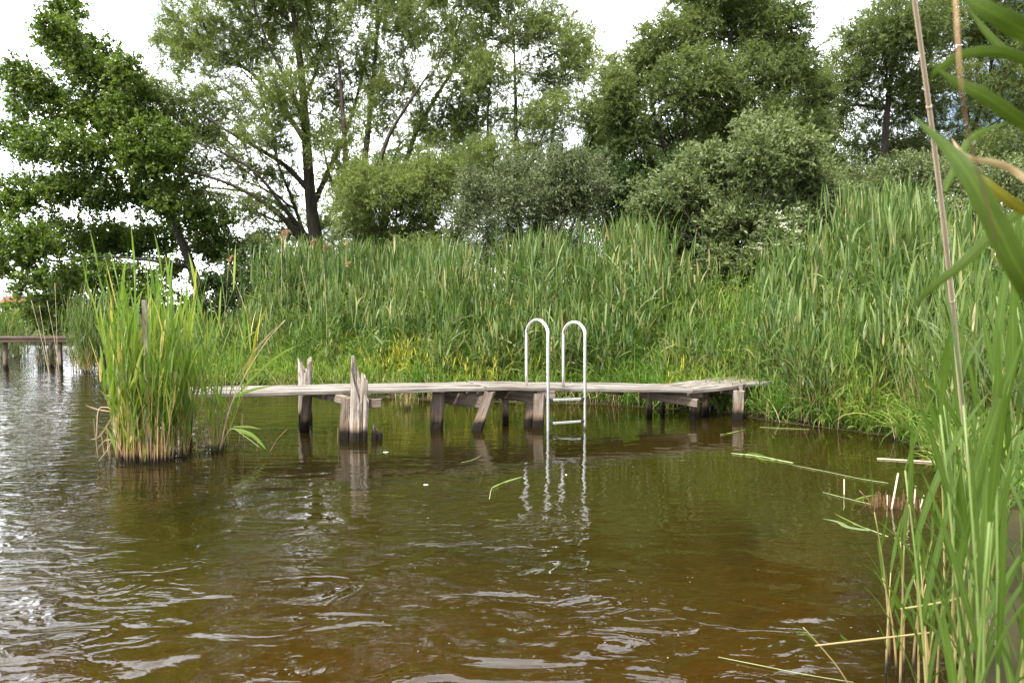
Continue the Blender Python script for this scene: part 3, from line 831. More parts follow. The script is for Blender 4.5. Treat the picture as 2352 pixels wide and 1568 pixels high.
# cream blossom on an elder among the sallow
def blossom_shrub():
    rng = np.random.default_rng(7)
    Y = 13.0
    b = at(1800, 700, Y)
    root = empty('elder_bush', (b[0], b[1], gz(b[0], b[1])), 'elder bush dotted with cream white flower heads among the reeds and sallow', 'shrub')
    pts = blob_points([(1790, 510, 45, 40), (1830, 560, 40, 40), (1780, 570, 50, 40), (1840, 500, 30, 30), (1810, 620, 50, 40)], Y, rng, 44, 0.3)
    pos, par, dr, r, tips = grow([([np.array([b[0], b[1], gz(b[0], b[1]) - .1]), at(1805, 640, Y), at(1800, 560, Y)], 0.03, 0.01)], pts, rng)
    k = np.where(par >= 0)[0]
    MB().add(*tubes(pos[par[k]], pos[k], np.minimum(r[par[k]], 0.03), r[k], 4)).build('trunk', M['bark'], root)
    th = np.repeat(np.where(r < 0.014)[0], 12)
    D = norm(rng.normal(size=(len(th), 3)) + np.array([0, 0, .1])); sz = rng.uniform(.7, 1.2, len(th))
    V, Q = leaf_quads(pos[th] + rng.normal(0, .05, (len(th), 3)), D, .09 * sz, .04 * sz, rng)
    mesh('crown', V, Q, M['sallow'], root, False)
    c = pos[tips[rng.permutation(len(tips))[:34]]] + np.array([0, -0.12, 0.03])
    n = 26
    P = np.repeat(c, n, 0) + rng.normal(0, 1, (len(c) * n, 3)) * np.array([.035, .035, .012])
    D = norm(rng.normal(size=P.shape) + np.array([0, 0, 1.2]))
    V, Q = leaf_quads(P, D, np.full(len(P), .018), np.full(len(P), .016), rng)
    mesh('blossom', V, Q, M['blossom'], root, False)
blossom_shrub()

# ------------------------------------------------------------------ reeds and grasses
def blades(base, az, el, Ln, Wd, bend, roll, seg=4, pw=1.3, prof=None):
    n = len(base)
    s = np.linspace(0, 1, seg + 1)
    prof = np.interp(s, [0, .15, .4, .7, .9, 1], [.45, .85, 1, .7, .28, .02]) if prof is None else prof
    P = [base]; Ts = []
    for i in range(seg):
        sm = (s[i] + s[i + 1]) / 2
        e = el - bend * sm ** pw
        T = np.stack([np.cos(az) * np.cos(e), np.sin(az) * np.cos(e), np.sin(e)], 1)
        Ts.append(T)
        P.append(P[-1] + T * (Ln / seg)[:, None])
    Ts.append(Ts[-1])
    hz = np.stack([-np.sin(az), np.cos(az), np.zeros(n)], 1)
    V = np.zeros((n, seg + 1, 2, 3))
    for i in range(seg + 1):
        nn = np.cross(Ts[i], hz)
        S = hz * np.cos(roll)[:, None] + nn * np.sin(roll)[:, None]
        o = S * (Wd * prof[i] * 0.5)[:, None]
        V[:, i, 0] = P[i] - o; V[:, i, 1] = P[i] + o
    k = np.arange(seg)
    q = np.stack([2 * k, 2 * k + 1, 2 * k + 3, 2 * k + 2], 1)
    Q = q[None] + (np.arange(n) * 2 * (seg + 1))[:, None, None]
    return V.reshape(-1, 3), Q.reshape(-1, 4)

def reed_batch(B, Hs, rng, nl=9, t0=0.3, L0=0.42, W0=0.024, el=(58, 80), bend=(10, 75), lean=0.12, r=0.0045, seg=4, leanaz=None, top=3):
    """stems and leaves of a stand of reeds, as (V,Q) pairs"""
    n = len(B)
    laz = rng.uniform(0, 2 * math.pi, n) if leanaz is None else leanaz
    ln = rng.normal(0, lean, n) if np.isscalar(lean) else lean
    def stem(t):
        return B + np.stack([np.cos(laz) * ln * Hs * t ** 2, np.sin(laz) * ln * Hs * t ** 2, Hs * t], 1)
    ts = [0, .35, .7, 1.0]
    SV = MB()
    ring = np.array([0, 2 * math.pi / 3, 4 * math.pi / 3])
    V = np.zeros((n, 4, 3, 3))
    for i, t_ in enumerate(ts):
        c = stem(np.full(n, t_)); rr = r * (1 - 0.65 * t_)
        V[:, i] = c[:, None] + rr * np.stack([np.cos(ring), np.sin(ring), 0 * ring], 1)[None]
    q = []
    for i in range(3):
        for j in range(3): q.append((i * 3 + j, i * 3 + (j + 1) % 3, (i + 1) * 3 + (j + 1) % 3, (i + 1) * 3 + j))
    q = np.array(q)
    stems = (V.reshape(-1, 3), (q[None] + (np.arange(n) * 12)[:, None, None]).reshape(-1, 4))
    k = np.repeat(np.arange(n), nl)
    i = np.tile(np.arange(nl), n)
    t_ = t0 + (1 - t0) * (i + rng.uniform(-.3, .3, len(k))) / (nl - 1 if nl > 1 else 1)
    t_ = np.clip(t_, 0.05, 1)
    tt = t_
    Bk, Hk = B[k], Hs[k]
    base = Bk + np.stack([np.cos(laz[k]) * ln[k] * Hk * tt ** 2, np.sin(laz[k]) * ln[k] * Hk * tt ** 2, Hk * tt], 1)
    pa = rng.uniform(0, 2 * math.pi, n)
    az = pa[k] + i * math.pi + rng.normal(0, .5, len(k))
    topm = i >= nl - top
    e = np.radians(rng.uniform(el[0], el[1], len(k))); e = np.where(topm, np.radians(rng.uniform(74, 88, len(k))), e)
    bd = np.radians(rng.uniform(bend[0], bend[1], len(k))); bd = np.where(topm, bd * .35, bd)
    Ln = L0 * rng.uniform(.7, 1.25, len(k)) * np.where(topm, .85, 1) * np.clip(Hk / 1.6, .5, 1.15)
    Wd = W0 * rng.uniform(.65, 1.2, len(k))
    leaves = blades(base, az, e, Ln, Wd, bd, rng.normal(0, .5, len(k)), seg)
    return stems, leaves

# outline of the reed stand as it rises against the trees (frame columns / rows)
TOPX = [380, 440, 500, 540, 600, 660, 800, 900, 1000, 1100, 1200, 1300, 1400, 1500, 1545, 1590, 1640, 1710, 1755, 1800, 1860, 1900, 2000, 2100, 2200, 2300, 2400]
TOPY = [730, 700, 665, 625, 575, 560, 565, 565, 570, 555, 545, 535, 520, 500, 525, 600, 655, 655, 570, 545, 530, 470, 445, 440, 470, 490, 500]

def bank_points(n, rng, smin, smax, xr, yr):
    P = np.column_stack([rng.uniform(*xr, n * 6), rng.uniform(*yr, n * 6)])
    s = shore_sd(P)
    px, _ = project(np.column_stack([P, np.full(len(P), 1.0)]))
    ok = (s > smin) & (s < smax) & (px > 380) & (px < 2560)
    return P[ok][:n], s[ok][:n]

rng = np.random.default_rng(5)
P, s = bank_points(2100, rng, 1.1, 5.2, (-9, 13), (6.8, 21))
Cc, _ = bank_points(240, rng, .2, 4.6, (-9, 12), (6.8, 20))
k = np.repeat(np.arange(len(Cc)), 17)
Pc = Cc[k] + rng.normal(0, .17, (len(k), 2))
P = np.concatenate([P, Pc]); s = shore_sd(P); own = np.concatenate([np.full(len(P) - len(Pc), -1), k]); ch = rng.uniform(.75, 1.2, len(Cc))
z = ground_z(P)
px, _ = project(np.column_stack([P, z + 1.5]))
lim = np.interp(px, TOPX, TOPY)
ztop = H + (HY - lim) * P[:, 1] / FPX
hmax = ztop - z - 0.22
h = np.minimum(rng.uniform(1.55, 2.35, len(P)), hmax * rng.uniform(.66, 1.03, len(P)))
h *= 0.62 + 0.38 * sstep(0.8, 2.8, s)
h *= 0.9 + 0.13 * np.sin(3.1 * P[:, 0] + 1.3 * np.sin(1.9 * P[:, 1]))
h = np.where(own >= 0, np.minimum(h * ch[own] * 1.25, hmax), h)
ok = (h > 0.45) & (s > .08)
B = np.column_stack([P, z - 0.03])[ok]; h = h[ok]
st, lv = reed_batch(B, h, rng, nl=9, t0=.2, L0=.52, W0=.032, el=(35, 76), bend=(0, 80), lean=.2)
tag(mesh('reed_bed', *lv, M['reed'], None, False), 'tall blue green reed bed covering the whole bank behind the jetty', 'reeds', kind='stuff')
tag(mesh('reed_stems', *st, M['bankstalk'], None, True), 'slim stems standing inside the tall reed bed on the bank', 'reeds', kind='stuff')

# lower, brighter grass on the slope and down to the water
P, s = bank_points(5200, rng, -0.06, 2.9, (-9, 12), (6.0, 21))
z = ground_z(P)
h = rng.uniform(.3, .95, len(P)) * (.5 + .5 * sstep(0, 1.0, s)) * (0.9 + 0.25 * np.sin(2.3 * P[:, 0] + 1.7 * P[:, 1])) * (1 + .3 * sstep(2.2, 3.5, P[:, 0]))
B = np.column_stack([P, z - 0.02])
st, lv = reed_batch(B, h, rng, nl=8, t0=.08, L0=.48, W0=.0165, el=(45, 82), bend=(15, 115), lean=.2, r=.0025)
tag(mesh('bank_grass', *lv, M['grass'], None, False), 'bright green long grass on the slope behind the jetty down to the water', 'grass', kind='stuff')
tag(mesh('grass_stems', *st, M['bankstalk'], None, True), 'thin stems inside the bank grass by the water', 'grass', kind='stuff')

DE = np.array([(2.3, 9.5), (4.0, 10.1)])      # where the jetty comes ashore
def tussocks(name, label, n, per, smin, smax, xr, yr, ln, wd, mat, seed):
    rg = np.random.default_rng(seed)
    C, _ = bank_points(n, rg, smin, smax, xr, yr)
    tq = np.clip(((C - DE[0]) @ (DE[1] - DE[0])) / np.sum((DE[1] - DE[0]) ** 2), 0, 1)
    C = C[np.linalg.norm(C - (DE[0] + tq[:, None] * (DE[1] - DE[0])), axis=1) > .42]
    k = np.repeat(np.arange(len(C)), per)
    P = C[k] + rg.normal(0, .05, (len(k), 2))
    B = np.column_stack([P, np.maximum(ground_z(P), -.05) - .02])
    sc = rg.uniform(.7, 1.25, len(C))[k]
    m_ = len(k)
    V, Q = blades(B, rg.uniform(0, 6.28, m_), np.radians(rg.uniform(48, 90, m_)), sc * rg.uniform(*ln, m_), wd * rg.uniform(.6, 1.3, m_), np.radians(rg.uniform(15, 130, m_)), rg.normal(0, .6, m_), 6, 1.6)
    tag(mesh(name, V, Q, M[mat], None, False), label, 'grass', kind='stuff')
tussocks('grass_tussocks', 'arching tussocks of long grass scattered over the bank slope', 340, 46, .1, 2.6, (-8, 10), (6.5, 18), (.4, .95), .013, 'grass', 401)
tussocks('overhanging_grass', 'long grass arching over the water along the right bank and the jetty end', 190, 50, -.14, .45, (1.2, 7), (6.0, 12), (.35, .8), .013, 'grass', 402)

P, s = bank_points(4800, rng, -0.18, 0.35, (-9, 7), (5.0, 17))
B = np.column_stack([P, np.maximum(ground_z(P), -.06) - .02])
st, lv = reed_batch(B, rng.uniform(.16, .42, len(P)), rng, nl=7, t0=.1, L0=.34, W0=.017, el=(30, 75), bend=(40, 130), lean=.25, r=.0025)
tag(mesh('water_edge_grass', *lv, M['grass'], None, False), 'short fresh grass hanging over the water along the foot of the bank', 'grass', kind='stuff')

# yellowed tussocks by the deck
yp = []
for (qx, qy, rx, n) in [(950, 848, 55, 200), (880, 866, 40, 40), (1000, 870, 50, 40), (1100, 862, 70, 50), (1150, 870, 40, 30), (670, 860, 45, 60), (740, 866, 40, 40), (1480, 850, 60, 30), (1600, 880, 40, 30), (2000, 960, 40, 40)]:
    c = onz(qx, qy + 38, .12)
    q = np.column_stack([rng.normal(c[0], rx / 1600 * c[1], n), rng.normal(c[1] + .25, .22, n)])
    yp.append(q)
P = np.concatenate(yp); P = P[shore_sd(P) > -0.05]
B = np.column_stack([P, ground_z(P) - .02])
st, lv = reed_batch(B, rng.uniform(.3, .75, len(P)), rng, nl=8, t0=.1, L0=.36, W0=.018, el=(35, 75), bend=(40, 120), lean=.25, r=.0025)
tag(mesh('yellowed_grass', *lv, M['yellow'], None, False), 'yellowed grass tufts at the foot of the bank behind the deck', 'grass', kind='stuff')

# straw and new shoots along the waterline
P, s = bank_points(2600, rng, -0.28, 0.25, (-9, 7), (5.0, 17))
B = np.column_stack([P, np.maximum(ground_z(P), -0.25)])
n = len(B)
lv = blades(B, rng.uniform(0, 6.28, n), np.radians(rng.uniform(60, 95, n)), rng.uniform(.2, .55, n), np.full(n, .008), np.radians(rng.uniform(0, 60, n)), rng.normal(0, 1, n), 3)
tag(mesh('shore_straw', *lv, M['straw'], None, False), 'dry straw coloured reed stubble along the waterline of the bank', 'grass', kind='stuff')

# leafy weeds among the grass
P, s = bank_points(900, rng, .5, 2.8, (-5, 6), (8.0, 16))
z = ground_z(P)
k = np.repeat(np.arange(len(P)), 26)
c = np.column_stack([P, z])[k] + np.column_stack([rng.normal(0, .07, (len(k), 2)), rng.uniform(.15, .75, len(k))])
V, Q = leaf_quads(c, norm(rng.normal(size=(len(k), 3)) + np.array([0, -.2, .2])), rng.uniform(.04, .09, len(k)), rng.uniform(.012, .024, len(k)), rng)
tag(mesh('bank_weeds', V, Q, M['grass'], None, False), 'leafy nettle like weeds growing among the grass of the bank', 'weeds', kind='stuff')

# emergent reeds at the right of the bank, standing in the water
def water_clump(name, label, pts, Hs, seed, group=None, nl=8, t0=.3, L0=.42, W0=.026, leaf='reed_light', stalk='stalk', el=(62, 84), bend=(0, 45), lean=.1, r=.005, extra=0, bias=0.0):
    rng = np.random.default_rng(seed)
    c = pts.mean(0)
    root = empty(name, (c[0], c[1], 0), label, 'reeds', group)
    zb = np.maximum(ground_z(pts), -0.35) - .03
    B = np.column_stack([pts, zb])
    out = np.arctan2(pts[:, 1] - c[1], pts[:, 0] - c[0]) + rng.normal(0, .5, len(pts))
    out = np.arctan2(np.sin(out), np.cos(out) + bias)
    rad = np.linalg.norm(pts - c, axis=1); rad = rad / max(rad.max(), 1e-6)
    st, lv = reed_batch(B, Hs - zb, rng, nl=nl, t0=t0, L0=L0, W0=W0, el=el, bend=bend, lean=lean * (.3 + rad) * rng.uniform(.3, 1.6, len(pts)), r=r, leanaz=out, seg=5)
    mb = MB().add(*st)
    if extra:       # dry stubble between the living stems
        q = pts[rng.integers(0, len(pts), extra)] + rng.normal(0, .05, (extra, 2)) * np.where(rng.random((extra, 1)) < .2, 2.6, 1)
        p0 = np.column_stack([q, np.full(extra, -.3)])
        p1 = p0 + np.column_stack([rng.normal(0, .05, (extra, 2)), .3 + rng.uniform(.08, .5, extra)])
        mb.add(*tubes(p0, p1, np.full(extra, .004), np.full(extra, .0035), 4))
    mb.build('stalks', M[stalk], root)
    mesh('foliage', *lv, M[leaf], root, False)
    return root

def scatter(px0, px1, py, depth, n, rng, sq=1.0):
    c0, c1 = onz(px0, py), onz(px1, py)
    c = (c0 + c1) / 2; rx = abs(c1[0] - c0[0]) / 2
    a = rng.uniform(0, 6.28, n); q = np.sqrt(rng.random(n))
    return np.column_stack([c[0] + rx * q * np.cos(a), c[1] + depth * q * np.sin(a)])

rng = np.random.default_rng(17)
pts = scatter(280, 420, 1052, .30, 110, rng)
pz = rng.uniform(.75, 1.6, len(pts)) * (1 - .2 * np.abs(pts[:, 0] - pts[:, 0].mean()) / .35)
pz[:14] = rng.uniform(1.6, 2.0, 14)
water_clump('reed_clump', 'big bright green reed clump in front of the left end of the jetty', pts, pz, 18, nl=9, t0=.37, L0=.44, W0=.026, lean=.15, bias=.5, extra=190, r=.0055, el=(68, 86), bend=(0, 38))
pts = scatter(482, 522, 1034, .09, 17, rng)
water_clump('reed_clump', 'small slender reed clump just right of the big clump, some leaves bent over the jetty', pts, rng.uniform(.6, 1.25, len(pts)), 19, nl=6, t0=.4, L0=.42, W0=.024, lean=.26, bias=.8, extra=24, bend=(0, 60))
pts = scatter(395, 425, 1000, .1, 8, rng)
water_clump('reed_clump', 'few thin reeds between the big clump and the small clump below the deck', pts, rng.uniform(.3, .6, len(pts)), 20, nl=4, t0=.5, L0=.25, W0=.016, extra=14)
pts = scatter(172, 262, 853, .45, 150, rng)
water_clump('reed_clump', 'broad dark green reed clump in the water right of the distant dock', pts, rng.uniform(.8, 1.75, len(pts)), 22, nl=8, t0=.28, leaf='reed', L0=.45, W0=.024, lean=.14, extra=80, el=(58, 80))
pts = scatter(88, 135, 843, .3, 50, rng)
water_clump('reed_clump', 'thin reed clump under the distant dock beside its post', pts, rng.uniform(.3, 1.0, len(pts)), 23, nl=6, t0=.3, leaf='reed', L0=.34, W0=.018, extra=40)
pts = scatter(-60, 55, 822, .8, 130, rng)
water_clump('reed_clump', 'shaded dark reed clump behind the distant dock at the left edge', pts, rng.uniform(.9, 1.9, len(pts)), 24, nl=8, t0=.2, leaf='reed', L0=.5, W0=.026, extra=30)
pts = scatter(280, 470, 812, 1.2, 220, rng)
water_clump('reed_clump', 'hazy reed belt on the shore below the alder trunk', pts, rng.uniform(.8, 1.6, len(pts)), 25, nl=8, t0=.15, leaf='reed', L0=.45, W0=.024, extra=30)
pts = np.concatenate([scatter(1825, 1890, 970, .33, 90, rng), scatter(1840, 1940, 958, .3, 60, rng)])
water_clump('reed_clump', 'reed clump standing at the landward end of the jetty', pts, rng.uniform(.45, 1.6, len(pts)), 26, nl=9, t0=.08, leaf='reed', L0=.46, W0=.023, lean=.24, extra=40, el=(42, 80), bend=(0, 75))
pts = scatter(1925, 2085, 982, .35, 110, rng)
water_clump('reed_clump', 'low leafy bright green reeds on the right bank beside the pale clump', pts, rng.uniform(.35, 1.15, len(pts)), 37, nl=9, t0=.06, leaf='grass', L0=.42, W0=.02, lean=.24, extra=30, el=(40, 80), bend=(0, 90))
pts = scatter(2095, 2200, 1015, .45, 120, rng)
water_clump('reed_clump', 'pale reed clump with straw coloured feet on the right bank behind the foreground reeds', pts, rng.uniform(.5, 1.5, len(pts)), 27, nl=8, t0=.15, leaf='reed', L0=.42, W0=.02, lean=.2, extra=90, el=(48, 80), bend=(0, 70))
pts = scatter(2190, 2420, 1060, .6, 170, rng)
water_clump('reed_clump', 'tall reed clump on the right bank half hidden by the foreground reeds', pts, rng.uniform(.8, 1.9, len(pts)), 28, nl=9, t0=.15, leaf='reed', L0=.44, W0=.022, lean=.18, extra=60, el=(48, 80), bend=(0, 70))
pts = scatter(915, 955, 938, .12, 22, rng)
water_clump('reed_clump', 'little tuft of thin reeds in the water seen under the deck', pts, rng.uniform(.2, .42, len(pts)), 29, nl=4, t0=.4, leaf='grass', L0=.2, W0=.009, extra=12, r=.003)
pts = scatter(985, 1010, 925, .1, 10, rng)
water_clump('reed_clump', 'wispy reed tuft under the deck beside the square post', pts, rng.uniform(.25, .45, len(pts)), 30, nl=4, t0=.4, leaf='grass', L0=.2, W0=.009, extra=6, r=.003)

# bent leaves hanging from the small clump towards the jetty: broken reeds
def ribbon(path, w0, face=None, seg=6):
    P = catmull(path, seg); n = len(P)
    s = np.linspace(0, 1, n)
    wd = w0 * np.interp(s, [0, .12, .4, .75, .93, 1], [.5, .85, 1, .7, .25, .03])
    T = norm(np.gradient(P, axis=0))
    f = norm(P - np.array([0, 0, H])) if face is None else np.broadcast_to(np.asarray(face, float), P.shape)
    S = norm(np.cross(T, f)); U = np.cross(S, T)
    V = np.stack([P - S * wd[:, None] / 2 + U * wd[:, None] * .16, P, P + S * wd[:, None] / 2 + U * wd[:, None] * .16], 1)
    i = np.arange(n - 1)
    Q = np.concatenate([np.stack([3 * i + k, 3 * i + k + 1, 3 * i + k + 4, 3 * i + k + 3], 1) for k in (0, 1)])
    G = np.zeros((n, 3, 3)); G[:, :, 0] = (s * n * .15)[:, None]; G[:, 0, 1] = -1; G[:, 2, 1] = 1
    return V.reshape(-1, 3), Q, G.reshape(-1, 3)

def broken_reed(label, stalk_px, Y, leaves, mat='float', r=.004):
    P = np.array([at(a, b, Y) for a, b in stalk_px])
    root = empty('broken_reed', P[0], label, 'reed')
    V, Q, G = sweep(catmull(P, 4), r, 5)
    mesh('stem', V, Q, M[mat], root, True, G)
    for lp, wd, lm in leaves:
        V, Q, G = ribbon([at(a, b, Y) for a, b in lp], wd); mesh('leaf', V, Q, M[lm], root, True, G)
broken_reed('straw coloured reed snapped over and leaning right across the deck from the small clump', [(505, 1030), (530, 930), (570, 850), (615, 780), (655, 735)], 7.2,
            [([(560, 870), (580, 820), (590, 760), (615, 700)], .03, 'front_yellow'), ([(545, 905), (600, 850), (650, 810), (690, 790)], .025, 'reed_light'), ([(540, 912), (580, 895), (630, 885)], .03, 'reed_light'), ([(560, 850), (590, 800), (640, 745)], .02, 'straw')], 'dry')
broken_reed('green reed bent down into the water beside the small clump', [(505, 1030), (530, 985), (560, 1000), (600, 1030)], 7.1, [([(540, 985), (580, 1000), (612, 1032)], .04, 'reed_light'), ([(535, 980), (570, 980), (600, 985)], .02, 'reed_light')])
broken_reed('dry reed hanging off the left side of the big clump', [(290, 1040), (262, 950), (240, 935), (225, 945), (222, 1010)], 6.9, [([(262, 950), (230, 1000), (205, 1010)], .015, 'straw'), ([(255, 945), (225, 940), (195, 930)], .012, 'straw')], 'dry')
broken_reed('drooping straw reed at the left foot of the big clump', [(285, 1050), (262, 1010), (245, 1035), (225, 1060)], 6.8, [([(262, 1010), (240, 1012), (218, 1040)], .012, 'straw')], 'dry', .003)

# tall dry stalks, some with brown plumes, standing in the reed bed
def dry_stalk(label, x0, y0, x1, y1, Y, plume=False, r=.0055, bend=6):
    p0, p1 = at(x0, y0, Y), at(x1, y1, Y)
    g0 = gz(p0[0], p0[1])
    lo = p0 + (p0 - p1) * ((p0[2] - g0) / max(p1[2] - p0[2], .05))
    lo[2] = g0 - .02 if p0[2] > g0 else p0[2]
    mid = (lo + p1) / 2 + np.array([bend / 1600 * Y, 0, 0])
    root = empty('dry_reed_stalk', lo, label, 'reed stalk', 'dry stalks standing in the reeds')
    V, Q, G = sweep(catmull([lo, mid, p1], 5), np.linspace(r, r * .5, 11), 5)
    mesh('stem', V, Q, M['dry'], root, True, G)
    if plume:
        rg = np.random.default_rng(int(x1))
        n = 70
        t_ = rg.random(n)
        B = p1 - np.array([0, 0, .02]) + np.column_stack([.10 * t_ ** 2, 0 * t_, .26 * t_ - .12 * t_ ** 2])
        D = norm(np.column_stack([rg.normal(.7, .5, n), rg.normal(0, .4, n), rg.normal(.35, .4, n)]))
        V, Q = leaf_quads(B, D, rg.uniform(.05, .11, n), np.full(n, .012), rg)
        mesh('plume', V, Q, M['plume'], root, False)
    return root
dry_stalk('tall plumed dry stalk rising highest at the left end of the reed bed', 655, 650, 652, 545, 15.5, True)
dry_stalk('pale dry stalk bending just left of the tallest plumed stalk', 640, 690, 646, 545, 15.0, True)
dry_stalk('plumed dry stalk in front of the leaning willow trunk', 712, 640, 712, 565, 16, True)
dry_stalk('plumed dry stalk right of the leaning willow trunk', 740, 640, 740, 575, 16, True)
dry_stalk('short plumed stalk at the foot of the multistem willow', 783, 640, 783, 572, 16, True)
dry_stalk('plumed stalk half sunk in the reeds above the twin tipped post', 795, 680, 792, 618, 15, True)
dry_stalk('drooping plumed stalk in the reeds left of the leafless gap', 515, 680, 525, 600, 17, True)
dry_stalk('single plume over the centre of the reed bed', 1000, 700, 990, 615, 15, True)
dry_stalk('bare straight stalk above the twin tipped post', 745, 800, 745, 630, 13.6)
dry_stalk('bare stalk leaning left over the left reeds', 565, 730, 530, 620, 15)
dry_stalk('slanting bare stalk right of the tall broken post', 880, 720, 900, 660, 14)
dry_stalk('bare stalk standing low behind the broken post', 705, 700, 690, 610, 15)
dry_stalk('white bare stalk leaning left in the right hand reeds', 2045, 660, 2022, 545, 12)
dry_stalk('long white bare stalk right of the leaning one', 2150, 720, 2132, 520, 11.5)
dry_stalk('vertical pale stalk in the middle of the right hand reeds', 2100, 760, 2096, 582, 11.5)
dry_stalk('thick double stalk crossing the right reeds', 2275, 760, 2262, 545, 10.5)
dry_stalk('slanting pale stalk meeting the thick double stalk', 2272, 640, 2200, 500, 10.5)
dry_stalk('broken stalk pair slanting above the right bank grass', 1965, 870, 1925, 668, 11, bend=-3)
dry_stalk('second of the broken stalk pair above the right bank grass', 1955, 860, 1915, 685, 11, bend=2)
dry_stalk('fallen pale stalk lying level across the right reeds', 1925, 672, 1815, 690, 10.9)
dry_stalk('low slanting dry stalk right of the deck end', 2125, 900, 2090, 740, 10.5)
dry_stalk('very thin dry stalk in front of the elder', 1650, 800, 1652, 700, 12)
for (x0, y0, x1, y1, lb) in [(95, 790, 72, 690, 'tall dry stalk leaning left above the distant dock'), (102, 790, 90, 700, 'dry stalk second from the left above the distant dock'), (124, 790, 108, 690, 'thick topped dry stalk above the distant dock post'), (128, 790, 126, 650, 'tallest upright dry stalk at the distant dock')]:
    dry_stalk(lb, x0, y0, x1, y1, 17.0, r=.007, bend=3)

# ------------------------------------------------------------------ jetty
def spt(xs, ys, z):           # photograph pixel at a known height
    return onz(*src(xs, ys), z)

CORN = [spt(258, 911, .55), spt(1120, 893.5, .53), spt(1605, 899, .42), spt(1710, 888, .45), spt(1835, 876, .48)]
SKEW = np.array([-.30, .80, 0.0])
jr = empty('wooden_jetty', (0, 9, 0), 'weathered grey plank jetty on short posts running across the picture', 'jetty')
rng = np.random.default_rng(3)

def beam(p0, p1, wid, hei, up=(0, 0, 1), seg=6, wob=.004, rg=rng):
    """sawn timber from p0 to p1 (centre line), slightly uneven, chamfered edges"""
    p0 = np.asarray(p0, float); p1 = np.asarray(p1, float)
    T = norm(p1 - p0); S = norm(np.cross(T, up)); U = np.cross(S, T)
    ch = min(wid, hei) * .12
    a, b = wid / 2, hei / 2
    prof = [(-a + ch, -b), (a - ch, -b), (a, -b + ch), (a, b - ch), (a - ch, b), (-a + ch, b), (-a, b - ch), (-a, -b + ch)]
    Ln = np.linalg.norm(p1 - p0); off = rg.uniform(0, 50, 3)
    V, G = [], []
    for i in range(seg + 1):
        t_ = i / seg
        c = p0 + (p1 - p0) * t_ + (U * rg.normal(0, wob) + S * rg.normal(0, wob))
        for u, v in prof:
            V.append(c + S * u + U * v + rg.normal(0, wob * .25, 3)); G.append((t_ * Ln + off[0], u + off[1], v + off[2]))
    n = 8
    Q = []
    for i in range(seg):
        for j in range(n): Q.append((i * n + j, i * n + (j + 1) % n, (i + 1) * n + (j + 1) % n, (i + 1) * n + j))
    e = seg * n
    for k in (0, e):
        q = [(k, k + 1, k + 2, k + 7), (k + 7, k + 2, k + 3, k + 6), (k + 6, k + 3, k + 4, k + 5)]
        Q += q if k else [tuple(reversed(x)) for x in q]
    return V, Q, G

def deck_section(A, B, npl=6, thick=.045, cut0=0, cut1=0):
    mb = MB()
    wv = SKEW / npl
    for k in range(npl):
        o = wv * (k + .5)
        T = norm(B - A); cr_ = np.array([-T[1], T[0], 0.])
        wd = abs(np.dot(wv, cr_)) - rng.uniform(.012, .024)
        a = A + o + T * (rng.normal(0, .025) + cut0); b = B + o + T * (rng.normal(0, .025) + cut1)
        dz = rng.normal(0, .004)
        a = a + np.array([0, 0, dz - thick / 2]); b = b + np.array([0, 0, dz - thick / 2 + rng.normal(0, .004)])
        mb.add(*beam(a, b, wd, thick, seg=10, wob=.003))
    return mb
for k in range(4):
    deck_section(CORN[k], CORN[k + 1], cut0=.012 if k else 0, cut1=-.012 if k < 3 else .6).build('deck', M['deck'], jr, False)

def post_mesh(base, top, rx, ry, nside=14, rings=12, jag=None, seed=0, rough=.08, zbot=-.5, square=0.0, taper=1.0):
    """timber pile from below the lake bed to a broken or sawn top; jag(angle) lowers the top"""
    rg = np.random.default_rng(seed)
    base = np.asarray(base, float); top = np.asarray(top, float)
    an = np.arange(nside) * 2 * math.pi / nside
    gro = 1 + rg.normal(0, rough, nside)
    if square: 
        sq = 1 / np.maximum(np.abs(np.cos(an)), np.abs(np.sin(an)))
        gro = gro * (1 + (sq - 1) * square)
    d = top - base
    b0 = base + d * ((zbot - base[2]) / d[2])
    V, G = [], []
    off = rg.uniform(0, 30)
    tops = np.array([jag(a) if jag else 0 for a in an]) + np.abs(rg.normal(0, .012, nside))
    for i in range(rings + 1):
        t_ = i / rings
        for j in range(nside):
            Lh = np.linalg.norm(top - b0)
            tt = t_ * (1 - tops[j] / Lh)
            c = b0 + (top - b0) * tt
            f = gro[j] * (1 + rg.normal(0, .025)) * (1 + (taper - 1) * tt)
            V.append(c + np.array([math.cos(an[j]) * rx * f, math.sin(an[j]) * ry * f, 0]))
            G.append((tt * Lh + off, math.cos(an[j]) * rx + off, math.sin(an[j]) * ry))
    n = nside; Q = []
    for i in range(rings):
        for j in range(n): Q.append((i * n + j, i * n + (j + 1) % n, (i + 1) * n + (j + 1) % n, (i + 1) * n + j))
    ctr = np.mean(np.array(V[-n:]), 0); low = min(v[2] for v in V[-n:])
    ctr[2] = min(ctr[2], low + .35 * (ctr[2] - low)); V.append(ctr); G.append((off + 1, off, 0))
    c = len(V) - 1
    for j in range(n): Q.append((rings * n + j, rings * n + (j + 1) % n, c, c))
    return V, Q, G

